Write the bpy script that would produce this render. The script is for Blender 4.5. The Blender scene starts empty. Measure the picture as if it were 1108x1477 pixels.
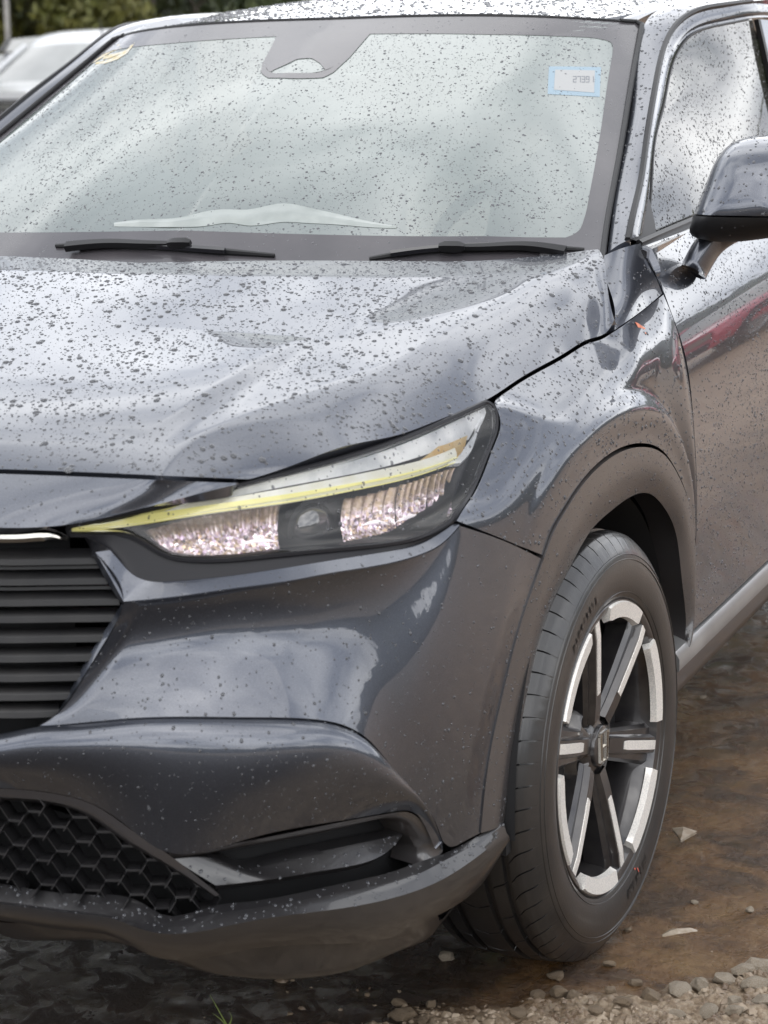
import bpy, math, random
import numpy as np
from mathutils import Matrix, Vector
random.seed(7); RNG = np.random.default_rng(7)
SC = bpy.context.scene
COL = SC.collection
# ------------------------------------------------------------------ camera
CPOS = np.array([1.79374, -3.175634, 1.36449]); YAW, PITCH, ROLL = math.radians(22.392), math.radians(11.084), math.radians(-1.0873)
FPX = 3141.5; PW, PH = 1108.0, 1477.0
def _axes():
    f = np.array([-math.sin(YAW)*math.cos(PITCH), math.cos(YAW)*math.cos(PITCH), -math.sin(PITCH)])
    r = np.array([math.cos(YAW), math.sin(YAW), 0.0]); u = np.cross(r, f)
    return r*math.cos(ROLL)+u*math.sin(ROLL), -r*math.sin(ROLL)+u*math.cos(ROLL), f
CR, CU, CF = _axes()
cd = bpy.data.cameras.new('camera'); cam = bpy.data.objects.new('camera', cd); COL.objects.link(cam)
cam.matrix_world = Matrix(((CR[0], CU[0], -CF[0], CPOS[0]), (CR[1], CU[1], -CF[1], CPOS[1]), (CR[2], CU[2], -CF[2], CPOS[2]), (0, 0, 0, 1)))
cd.sensor_fit = 'VERTICAL'; cd.sensor_height = 24; cd.sensor_width = 18; cd.lens = 24*FPX/PH
cd.clip_start = 0.05; cd.clip_end = 800
cd.dof.use_dof = True; cd.dof.focus_distance = 3.55; cd.dof.aperture_fstop = 5.0
SC.camera = cam
# ------------------------------------------------------------------ world, sun, exposure
SUN_EL, SUN_AZ = math.radians(58), math.radians(150)     # azimuth measured from +Y towards +X
def build_world():
    w = bpy.data.worlds.new('World'); SC.world = w; w.use_nodes = True
    nt = w.node_tree; nt.nodes.clear(); N = nt.nodes.new; L = nt.links.new
    out = N('ShaderNodeOutputWorld'); bg = N('ShaderNodeBackground'); bg.inputs['Strength'].default_value = 0.15
    sky = N('ShaderNodeTexSky'); sky.sky_type = 'NISHITA'; sky.sun_disc = False
    sky.sun_elevation = SUN_EL; sky.sun_rotation = SUN_AZ; sky.air_density = 1.0; sky.dust_density = 2.5
    hsv = N('ShaderNodeHueSaturation'); hsv.inputs['Saturation'].default_value = 0.35
    L(sky.outputs[0], hsv.inputs['Color'])
    tc = N('ShaderNodeTexCoord'); mp = N('ShaderNodeMapping'); mp.inputs['Scale'].default_value = (1.0, 1.0, 2.2)
    L(tc.outputs['Generated'], mp.inputs['Vector'])
    n1 = N('ShaderNodeTexNoise'); n1.inputs['Scale'].default_value = 2.3; n1.inputs['Detail'].default_value = 6; n1.inputs['Roughness'].default_value = 0.5
    n1.inputs['Distortion'].default_value = 0.4
    L(mp.outputs[0], n1.inputs['Vector'])
    cr = N('ShaderNodeValToRGB'); cr.color_ramp.elements[0].position = 0.38; cr.color_ramp.elements[1].position = 0.62
    cr.color_ramp.elements[0].color = (7.2, 7.7, 8.8, 1); cr.color_ramp.elements[1].color = (25, 25.2, 25.6, 1)
    L(n1.outputs['Fac'], cr.inputs['Fac'])
    mx = N('ShaderNodeMix'); mx.data_type = 'RGBA'; mx.inputs['Factor'].default_value = 0.8
    sx = N('ShaderNodeSeparateXYZ'); L(tc.outputs['Generated'], sx.inputs[0]); el = N('ShaderNodeMapRange'); el.inputs[1].default_value = 0.05; el.inputs[2].default_value = 0.95; el.inputs[3].default_value = 1.12; el.inputs[4].default_value = 0.72; L(sx.outputs['Z'], el.inputs[0])
    sc_ = N('ShaderNodeVectorMath'); sc_.operation = 'SCALE'; L(cr.outputs[0], sc_.inputs[0]); L(el.outputs[0], sc_.inputs['Scale'])
    L(hsv.outputs[0], mx.inputs[6]); L(sc_.outputs[0], mx.inputs[7])
    L(mx.outputs[2], bg.inputs['Color']); L(bg.outputs[0], out.inputs['Surface'])
build_world()
sl = bpy.data.lights.new('sun', 'SUN'); sl.energy = 1.0; sl.angle = math.radians(70); sl.color = (1.0, 0.96, 0.9)
so = bpy.data.objects.new('sun', sl); COL.objects.link(so)
sd = Vector((math.sin(SUN_AZ)*math.cos(SUN_EL), math.cos(SUN_AZ)*math.cos(SUN_EL), math.sin(SUN_EL)))
so.rotation_euler = sd.to_track_quat('Z', 'Y').to_euler()
SC.view_settings.view_transform = 'Standard'; SC.view_settings.look = 'None'
SC.view_settings.exposure = 0.0; SC.view_settings.gamma = 1.0; SC.view_settings.use_curve_mapping = False
SC.cycles.max_bounces = 8; SC.cycles.transparent_max_bounces = 12; SC.cycles.sample_clamp_indirect = 6

# ------------------------------------------------------------------ maths helpers
def nspl(t, y, q):
    """natural cubic spline through (t, y) sampled at q"""
    t = np.asarray(t, float); y = np.asarray(y, float); q = np.asarray(q, float)
    n = len(t); e = (slice(None),)+(None,)*(y.ndim-1)
    if n == 2:
        f = ((q-t[0])/(t[1]-t[0]))[e]; return y[0]*(1-f)+y[1]*f
    h = np.diff(t); A = np.zeros((n, n)); b = np.zeros((n, int(np.prod(y.shape[1:]))or 1)); Y = y.reshape(n, -1)
    A[0, 0] = A[-1, -1] = 1
    for i in range(1, n-1):
        A[i, i-1] = h[i-1]; A[i, i] = 2*(h[i-1]+h[i]); A[i, i+1] = h[i]
        b[i] = 6*((Y[i+1]-Y[i])/h[i]-(Y[i]-Y[i-1])/h[i-1])
    M = np.linalg.solve(A, b).reshape(y.shape)
    k = np.clip(np.searchsorted(t, q)-1, 0, n-2); hh = h[k]; a = (t[k+1]-q)/hh; c = (q-t[k])/hh
    return a[e]*y[k]+c[e]*y[k+1]+((a**3-a)[e]*M[k]+(c**3-c)[e]*M[k+1])*(hh**2/6)[e]
def lin(t, y, q):
    t = np.asarray(t, float); y = np.asarray(y, float)
    if y.ndim == 1: return np.interp(q, t, y)
    return np.stack([np.interp(q, t, y[:, i]) for i in range(y.shape[1])], 1)
def chord(p):
    d = np.linalg.norm(np.diff(p, axis=0), axis=1); return np.concatenate([[0], np.cumsum(np.maximum(d, 1e-6))])
def curve(p, n, smooth=True, even=True):
    """n points along a curve through the points p (3-D)"""
    p = np.asarray(p, float); t = chord(p); t = t/t[-1]
    f = nspl if smooth and len(p) > 2 else lin
    q = f(t, p, np.linspace(0, 1, 240))
    if not even: return f(t, p, np.linspace(0, 1, n))
    s = chord(q); s /= s[-1]
    return lin(s, q, np.linspace(0, 1, n))
def ss(a, b, x):
    t = np.clip((np.asarray(x, float)-a)/(b-a), 0, 1); return t*t*(3-2*t)
def ray(u, v):
    return CF*FPX+CR*(u-PW/2)-CU*(v-PH/2)
def at(u, v, **k):
    a, val = list(k.items())[0]; i = 'XYZ'.index(a); d = ray(u, v)
    return CPOS+d*((val-CPOS[i])/d[i])
def pix(P):
    P = np.asarray(P, float); d = P-CPOS; z = d@CF
    return np.stack([PW/2+FPX*(d@CR)/z, PH/2-FPX*(d@CU)/z], -1), z
# plan outline of the car: a vertical wall that the body skin is measured from (d = metres outwards)
PL = np.array([(0, -.945), (.2, -.94), (.35, -.924), (.5, -.885), (.6, -.835), (.68, -.765), (.74, -.68), (.785, -.58), (.82, -.46), (.848, -.31), (.866, -.12), (.874, .05), (.878, .3), (.88, .6), (.881, 1.1), (.881, 2.0), (.878, 2.6), (.86, 3.1), (.80, 3.4)])
_t = chord(PL); SS = np.linspace(0, _t[-1], 4200); PC = nspl(_t, PL, SS)
_T = np.gradient(PC, axis=0); _T /= np.linalg.norm(_T, axis=1)[:, None]; PN = np.stack([_T[:, 1], -_T[:, 0]], 1)
_k = np.hanning(161); _k /= _k.sum()
PN = np.stack([np.convolve(np.pad(PN[:, i], 80, mode='edge'), _k, 'valid') for i in (0, 1)], 1); PN[:, :] /= np.linalg.norm(PN, axis=1)[:, None]
def wall(s, z, d):
    s = np.asarray(s, float); i = lambda a: np.interp(s, SS, a)
    return np.stack([i(PC[:, 0])+i(PN[:, 0])*d, i(PC[:, 1])+i(PN[:, 1])*d, np.asarray(z, float)+0*s], -1)
def W(u, v, d):
    """pixel -> (s, z, d) on the offset wall"""
    dr = ray(u, v); Q = PC+PN*d-CPOS[:2]; c = Q[:, 0]*dr[1]-Q[:, 1]*dr[0]; best = None
    for i in np.where(np.sign(c[:-1]) != np.sign(c[1:]))[0]:
        f = c[i]/(c[i]-c[i+1]); q = Q[i]*(1-f)+Q[i+1]*f; t = (q@dr[:2])/(dr[:2]@dr[:2])
        if t > 0 and (best is None or t < best[0]): best = (t, SS[i]*(1-f)+SS[i+1]*f)
    if best is None: raise ValueError(('no wall hit', u, v, d))
    return np.array([best[1], CPOS[2]+dr[2]*best[0], d])
def Wc(L, n, smooth=True):
    """curve in (s, z, d) through pixel picks (u, v, d) or raw ('s', s, z, d)"""
    return curve([W(*p) if len(p) == 3 else np.array(p[1:]) for p in L], n, smooth)
def W3(L, n, smooth=True):
    c = Wc(L, n, smooth); return wall(c[:, 0], c[:, 1], c[:, 2])
def F0(L):
    z = W(*L[0])[1]; return [('s', 0, z+.001, L[0][2]), ('s', .2, z+.0005, L[0][2])]+L
def s_at_x(x): return float(np.interp(x, PC[:1400, 0], SS[:1400]))
def s_at_y(y): return float(np.interp(y, PC[600:, 1], SS[600:]))
def coons(top, bot, left, right):
    """fill between four sampled curves; top/bot run left->right, left/right run top->bot"""
    m, n = len(left), len(top); a = np.linspace(0, 1, n)[None, :, None]; b = np.linspace(0, 1, m)[:, None, None]
    ruled = (1-b)*top[None]+b*bot[None]+(1-a)*left[:, None]+a*right[:, None]
    return ruled-((1-a)*(1-b)*top[0]+a*(1-b)*top[-1]+(1-a)*b*bot[0]+a*b*bot[-1])
def ruled(A, B, m):
    b = np.linspace(0, 1, m)[:, None, None]; return (1-b)*A[None]+b*B[None]
def loft(curves, m, crease=()):
    """spline surface through a list of sampled curves, m rows; crease = indices where the spline breaks"""
    V = np.stack(curves); cuts = [0]+[c for c in crease]+[len(curves)-1]; out = []
    step = np.linalg.norm(np.diff(V, axis=0), axis=2).mean(1); t = np.concatenate([[0], np.cumsum(step)])
    for a, b in zip(cuts[:-1], cuts[1:]):
        k = max(2, int(round(m*(t[b]-t[a])/t[-1]))); q = np.linspace(t[a], t[b], k+1)
        g = nspl(t[a:b+1], V[a:b+1], q); out.append(g if not out else g[1:])
    return np.concatenate(out)
def to3(G): return wall(G[..., 0], G[..., 1], G[..., 2])
def smooth_grid(G, it):
    G = G.copy()
    for _ in range(it):
        G[1:-1, 1:-1] = (G[1:-1, 1:-1]*2+G[:-2, 1:-1]*.5+G[2:, 1:-1]*.5+G[1:-1, :-2]*.5+G[1:-1, 2:]*.5)/4
    return G
def gnormals(G):
    du = np.gradient(G, axis=1); dv = np.gradient(G, axis=0); n = np.cross(du, dv)
    return n/np.maximum(np.linalg.norm(n, axis=2), 1e-9)[..., None]

# ------------------------------------------------------------------ object helpers
def tag(o, label=None, cat=None, group=None, kind=None):
    for k, v in (('label', label), ('category', cat), ('group', group), ('kind', kind)):
        if v: o[k] = v
    return o
def empty(name, loc=(0, 0, 0), parent=None):
    o = bpy.data.objects.new(name, None); COL.objects.link(o); o.location = loc; o.empty_display_size = .1
    if parent: o.parent = parent
    return o
class MB:
    """collects vertices and faces for ONE mesh object"""
    def __init__(s): s.v = []; s.f = []; s.n = 0
    def add(s, V, F):
        V = np.asarray(V, float).reshape(-1, 3); s.v.append(V); s.f += [tuple(int(i)+s.n for i in f) for f in F]; s.n += len(V); return s
    def grid(s, G, closed_u=False, flip=False):
        m, n = G.shape[:2]; F = []
        for i in range(m-1):
            for j in range(n if closed_u else n-1):
                k = (j+1) % n; q = (i*n+j, i*n+k, (i+1)*n+k, (i+1)*n+j); F.append(q[::-1] if flip else q)
        return s.add(G, F)
    def box(s, c, size, M=None):
        c = np.array(c, float); h = np.array(size, float)/2
        V = np.array([(x, y, z) for x in (-1, 1) for y in (-1, 1) for z in (-1, 1)], float)*h
        if M is not None: V = V@np.asarray(M).T
        return s.add(V+c, [(0, 1, 3, 2), (4, 6, 7, 5), (0, 4, 5, 1), (2, 3, 7, 6), (0, 2, 6, 4), (1, 5, 7, 3)])
    def sweep(s, path, sec, up=(0, 0, 1), cap=True):
        """sweep section sec [(a, b)...] (a = sideways, b = up) along path"""
        path = np.asarray(path, float); t = np.gradient(path, axis=0); t /= np.linalg.norm(t, axis=1)[:, None]
        sd_ = np.cross(t, np.array(up, float)); sd_ /= np.linalg.norm(sd_, axis=1)[:, None]; u_ = np.cross(sd_, t)
        sec = np.asarray(sec, float)
        if sec.ndim == 2: sec = np.repeat(sec[None], len(path), 0)
        G = path[:, None]+sd_[:, None]*sec[:, :, :1]+u_[:, None]*sec[:, :, 1:2]
        k = s.n; s.grid(G, closed_u=True); n = G.shape[1]
        if cap: s.f.append(tuple(range(k, k+n))); s.f.append(tuple(range(k+n*(len(path)-1), k+n*len(path)))[::-1])
        return s
    def tube(s, path, r, n=8):
        a = np.linspace(0, 2*np.pi, n, endpoint=False); r = np.broadcast_to(np.asarray(r, float), (len(path),))
        sec = np.stack([np.stack([np.cos(a)*q, np.sin(a)*q], 1) for q in r])
        t = np.asarray(path[-1], float)-np.asarray(path[0], float); up = (0, 0, 1) if abs(t[2]) < .9*np.linalg.norm(t) else (0, 1, 0)
        return s.sweep(path, sec, up)
    def build(s, name, mat, parent=None, smooth=True, angle=40, merge=False):
        me = bpy.data.meshes.new(name); V = np.concatenate(s.v) if s.v else np.zeros((0, 3))
        me.from_pydata(V.tolist(), [], s.f); me.validate()
        if mat is not None: me.materials.append(mat)
        if smooth:
            me.polygons.foreach_set('use_smooth', [True]*len(me.polygons))
            if angle < 180: me.set_sharp_from_angle(angle=math.radians(angle))
        o = bpy.data.objects.new(name, me); COL.objects.link(o)
        if parent: o.parent = parent
        return o
def merge_quick(o, dist=1e-5):
    import bmesh
    bm = bmesh.new(); bm.from_mesh(o.data); bmesh.ops.remove_doubles(bm, verts=bm.verts, dist=dist)
    bmesh.ops.recalc_face_normals(bm, faces=bm.faces); bm.to_mesh(o.data); bm.free()
CENTRE = np.array([0, 1.2, .55])
SURF = {}          # grids kept for the raindrops: name -> list of (grid, normals)
def outward(G, ref=None):
    n = gnormals(G); d = (G-(CENTRE if ref is None else ref)); s_ = np.sign(np.sum(n*d, axis=2).mean())
    return (G if s_ > 0 else G[:, ::-1]), (n if s_ > 0 else -n[:, ::-1])
def inset(G, e):
    """pull each border of a panel grid in by e metres (leaves the shut lines)"""
    G = G.copy()
    def pull(a, b, k):
        d = b-a; l = np.maximum(np.linalg.norm(d, axis=-1), 1e-6)[..., None]; return a+d/l*np.minimum(k, l*.8)
    ref = G.copy()
    q = min(3, G.shape[0]//3); r = min(3, G.shape[1]//3)
    G[0] = pull(ref[0], ref[q], e); G[-1] = pull(ref[-1], ref[-1-q], e)
    G[:, 0] = pull(G[:, 0], G[:, r], e); G[:, -1] = pull(G[:, -1], G[:, -1-r], e)
    return G
def panel_mb(mb, G, gap=.0018, skirt=.014, sides='tblr', keep=None, ref=None, flip=False):
    G, n = outward(G, ref)
    if flip: G = G[:, ::-1]; n = -n[:, ::-1]
    if gap: G = inset(G, gap)
    mb.grid(G)
    if keep is not None: SURF.setdefault(keep, []).append((G, n))
    if skirt:
        loop = [(G[0], n[0]), (G[:, -1], n[:, -1]), (G[-1][::-1], n[-1][::-1]), (G[::-1, 0], n[::-1, 0])]
        for P, q in loop:
            R = np.stack([P-q*.0015*0, P-q*skirt]); mb.grid(R, flip=True)
    return G
def mirror_mb(mb):
    o = MB()
    for V, in zip(mb.v): o.v.append(V*np.array([-1, 1, 1]))
    o.f = [f[::-1] for f in mb.f]; o.n = mb.n
    return o
def both(name, mb, mat, parent):
    """a left part and its mirrored twin on the other side of the car"""
    a = mb.build(name, mat, parent); b = mirror_mb(mb).build(name, mat, parent)
    return a, b

# ------------------------------------------------------------------ materials
def mat(name, col, rough=.5, metal=0., coat=0., spec=.5, emis=None, estr=0., trans=0., ior=1.5, coat_rough=.03, coat_ior=1.5):
    m = bpy.data.materials.new(name); m.use_nodes = True; b = m.node_tree.nodes['Principled BSDF']
    b.inputs['Base Color'].default_value = (*col, 1); b.inputs['Roughness'].default_value = rough; b.inputs['Metallic'].default_value = metal
    b.inputs['Coat Weight'].default_value = coat; b.inputs['Coat Roughness'].default_value = coat_rough; b.inputs['Coat IOR'].default_value = coat_ior; b.inputs['Specular IOR Level'].default_value = spec
    b.inputs['Transmission Weight'].default_value = trans; b.inputs['IOR'].default_value = ior
    if emis: b.inputs['Emission Color'].default_value = (*emis, 1); b.inputs['Emission Strength'].default_value = estr
    return m
def nodes(m): return m.node_tree, m.node_tree.nodes.new, m.node_tree.links.new, m.node_tree.nodes['Principled BSDF']
def vary(m, scale, c2, lo=.4, hi=.65, detail=5, rough=None, bump=0., bscale=None, obj=True):
    """mix the base colour with c2 by noise, optionally vary roughness and add a bump"""
    nt, N, L, b = nodes(m); tc = N('ShaderNodeTexCoord'); n = N('ShaderNodeTexNoise'); n.inputs['Scale'].default_value = scale; n.inputs['Detail'].default_value = detail
    L(tc.outputs['Object'], n.inputs['Vector'])
    r = N('ShaderNodeMapRange'); r.inputs[1].default_value = lo; r.inputs[2].default_value = hi; L(n.outputs['Fac'], r.inputs[0])
    mx = N('ShaderNodeMix'); mx.data_type = 'RGBA'; mx.inputs[6].default_value = b.inputs['Base Color'].default_value; mx.inputs[7].default_value = (*c2, 1)
    L(r.outputs[0], mx.inputs[0]); L(mx.outputs[2], b.inputs['Base Color'])
    if rough:
        q = N('ShaderNodeMapRange'); q.inputs[3].default_value = rough[0]; q.inputs[4].default_value = rough[1]; L(n.outputs['Fac'], q.inputs[0]); L(q.outputs[0], b.inputs['Roughness'])
    if bump:
        n2 = N('ShaderNodeTexNoise'); n2.inputs['Scale'].default_value = bscale or scale*6; n2.inputs['Detail'].default_value = 6; L(tc.outputs['Object'], n2.inputs['Vector'])
        bp = N('ShaderNodeBump'); bp.inputs['Strength'].default_value = 1; bp.inputs['Distance'].default_value = bump; L(n2.outputs['Fac'], bp.inputs['Height']); L(bp.outputs[0], b.inputs['Normal'])
    return m
M = {}
M['paint'] = vary(mat('metallic_grey_paint', (.066, .073, .092), .33, .82, 1.0, coat_rough=.01, coat_ior=1.62), 900, (.096, .104, .128), .45, .7, 2)
M['plastic'] = vary(mat('wet_dark_plastic', (.016, .0155, .017), .36, 0, .7, coat_rough=.09, coat_ior=1.6), 6, (.026, .025, .026), bump=.00025, bscale=900)
M['clad'] = vary(mat('wet_cladding_plastic', (.040, .037, .038), .36, 0, .6, coat_rough=.08, coat_ior=1.7), 5, (.055, .048, .045), bump=.00025, bscale=800)
M['black'] = mat('black_trim', (.010, .010, .011), .42, 0, .0, spec=.35)
M['gloss_black'] = mat('gloss_black', (.014, .014, .017), .12, 0, 1.0)
M['dark'] = mat('dark_void', (.006, .006, .007), .8)
M['rubber'] = vary(mat('wet_tyre_rubber', (.011, .011, .012), .42, 0, .6, coat_rough=.20, coat_ior=1.5), 14, (.020, .018, .017), bump=.0003, bscale=300)
M['slat'] = vary(mat('satin_black_slat', (.009, .009, .010), .5, 0, 0, coat_rough=.2), 8, (.022, .021, .021))
M['surround'] = mat('lamp_surround_plastic', (.02, .02, .023), .35, 0, 0, spec=.2)
M['chrome'] = mat('chrome', (.52, .50, .46), .12, 1)
M['satin'] = vary(mat('satin_silver_trim', (.30, .30, .30), .35, .6, .2), 7, (.22, .22, .22))
M['alloy_dark'] = vary(mat('dark_painted_alloy', (.028, .026, .028), .33, .4, .8, coat_rough=.05, coat_ior=1.6), 30, (.045, .042, .042))
M['alloy'] = vary(mat('machined_alloy', (.86, .83, .78), .40, .35, 0, spec=.6), 420, (.70, .68, .65), .4, .6, 3)
M['steel'] = mat('brake_steel', (.22, .21, .2), .45, .9)
M['frit'] = vary(mat('black_frit', (.05, .047, .052), .22, 0, .4), 8, (.065, .06, .065))
# ------------------------------------------------------------------ THE CAR
CAR = tag(empty('parked_car', (0, 0, 0)), 'wet dark grey metallic crossover car covered in raindrops', 'car')
def car_part(name, mb, m, parent=None, **k):
    return mb.build(name, m, parent or CAR, **k)
# ---- bonnet: a height field in plan with its creases, then a shoulder down to the shut line
_zy = np.array([-.95, -.86, -.80, -.70, -.55, -.35, -.1, .1, .25, .45]); _zz = np.array([.835, .886, .915, .946, .976, 1.006, 1.043, 1.072, 1.098, 1.135])
def H0(x, y):
    x = np.asarray(x, float); y = np.asarray(y, float)
    z = nspl(_zy, _zz, np.clip(y.ravel(), -.95, .45)).reshape(y.shape)
    cr = np.interp(y, [-.9, -.5, .3], [.022, .026, .036])
    return z-cr*(np.abs(x)/.7)**2.2
def hit(u, v, f=H0):
    d = ray(u, v); t = np.linspace(1.2, 6, 1500)/FPX; P = CPOS+d*t[:, None]; g = P[:, 2]-f(P[:, 0], P[:, 1])
    k = np.where((g[:-1] > 0) & (g[1:] <= 0))[0]
    if len(k) == 0: k = [int(np.argmin(np.abs(g)))]; return P[k[0]]
    k = k[0]; q = g[k]/(g[k]-g[k+1]); return P[k]*(1-q)+P[k+1]*q
def poly_dist(x, y, L):
    """signed distance in plan to polyline L (positive on the right going along it) and 0..1 position along it"""
    P = np.stack([np.abs(x), y], -1); best = np.full(x.shape, 1e9); sg = np.zeros(x.shape); al = np.zeros(x.shape); tl = chord(L); 
    for i in range(len(L)-1):
        a, b = L[i], L[i+1]; ab = b-a; t = np.clip(((P-a)@ab)/(ab@ab), 0, 1); q = P-(a+t[..., None]*ab); d = np.linalg.norm(q, axis=-1)
        w = d < best; best = np.where(w, d, best); sg = np.where(w, np.sign((P-a)[..., 0]*ab[1]-(P-a)[..., 1]*ab[0]), sg); al = np.where(w, (tl[i]+t*(tl[i+1]-tl[i]))/tl[-1], al)
    return best*sg, al
def plan(L): return curve(np.array([[*hit(u, v)[:2], 0] for u, v in L]), 50)[:, :2]
FLANK = plan([(205, 632), (253, 600), (325, 556), (400, 508), (432, 488)])
SCOOP = plan([(470, 500), (510, 494), (552, 487), (617, 472), (680, 454), (725, 436), (770, 415), (820, 392), (862, 371)])
ARC = curve(np.array([(0, .02, 0), (.2, .035, 0), (.4, .07, 0), (.55, .12, 0), (.7, .22, 0), (.8, .33, 0)]), 40)[:, :2]
def H(x, y):
    z = H0(x, y)
    d, a = poly_dist(x, y, FLANK); w = np.sin(np.pi*np.clip(a, 0, 1))**.7
    z = z+.0105*w*np.where(d < 0, np.exp(-(d/.16)**2), np.exp(-(d/.025)**2))
    d, a = poly_dist(x, y, SCOOP); w = ss(0, .22, a)*(1-.6*ss(.7, 1, a))
    z = z+.0075*w*np.where(d < 0, np.exp(-(d/(.03+.045*w))**2), np.exp(-(d/.16)**2))
    d, a = poly_dist(x, y, ARC)
    return z+.0055*np.where(d < 0, np.maximum(0, 1+d/.15), np.maximum(0, 1-d/.5)**1.5)
def build_bonnet():
    def xy(L, n, first=None):
        P = [hit(u, v)[:2] for u, v in L]
        if first is not None: P = [np.array(first)]+P
        return curve(P, n)
    n, m = 90, 110
    front = xy([(40, 679), (120, 682), (190, 685), (232, 687)], n, (0, hit(0, 678)[1]-.022))
    L1 = xy([(232, 687), (255, 652), (292, 625), (350, 598), (422, 569), (530, 532), (617, 493), (690, 455), (750, 425), (800, 400), (863, 363)], m)
    rear = xy([(530, 377), (600, 378), (675, 378), (770, 372), (863, 363)], n, (0, hit(530, 377)[1]-.075))
    left = np.stack([np.zeros(m), np.linspace(front[0, 1], rear[0, 1], m)], 1)
    g = coons(front, rear, left, L1)
    G = np.concatenate([g, H(g[..., 0], g[..., 1])[..., None]], 2)
    L13 = G[:, -1]
    gap3 = W3([(360, 692, -.085), (420, 673, -.088), (494, 646, -.09), (570, 630, -.091), (639, 605, -.09), (704, 577, -.085), (750, 547, -.088), (785, 527, -.0845), (820, 507, -.080), (850, 490, -.0725), (881, 473, -.062), (887, 461, -.060)], m)
    S = ruled(L13, gap3, 46); n_ = gnormals(S); n_ *= np.sign(n_[..., 2].mean())
    b = np.linspace(0, 1, 46)[:, None, None]; a = np.linspace(0, 1, m)[None, :, None]
    S = S+n_*(.012*np.sin(np.pi*b**.8)*ss(0, .35, a)*(1+.1*a))
    # one sheet: top, then shoulder, edges of the crease softened
    full = np.concatenate([G.transpose(1, 0, 2), S[1:]], 0)
    full = smooth_grid(full, 5)
    full[:n, :] = np.where((np.arange(n) < n-12)[:, None, None], G.transpose(1, 0, 2), full[:n])
    mirrored = full[::-1].copy(); mirrored[..., 0] *= -1
    A = np.concatenate([mirrored[:-1], full])
    mb = MB(); panel_mb(mb, A, keep='bonnet', ref=np.array([0, 0, .2])); car_part('bonnet', mb, M['paint'], angle=70)
    return full, gap3, front
BONNET, GAP3, FRONTXY = build_bonnet()
HOODFRONT = BONNET[:, 0]          # from the centre to the lamp end
GAPPICK = [(360, 692, -.085), (420, 673, -.088), (494, 646, -.09), (570, 630, -.091), (639, 605, -.09), (704, 577, -.085), (750, 547, -.088), (785, 527, -.0845), (820, 507, -.080), (850, 490, -.0725), (881, 473, -.062), (887, 461, -.060)]
GAPLINE = Wc(GAPPICK, 800)
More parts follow.
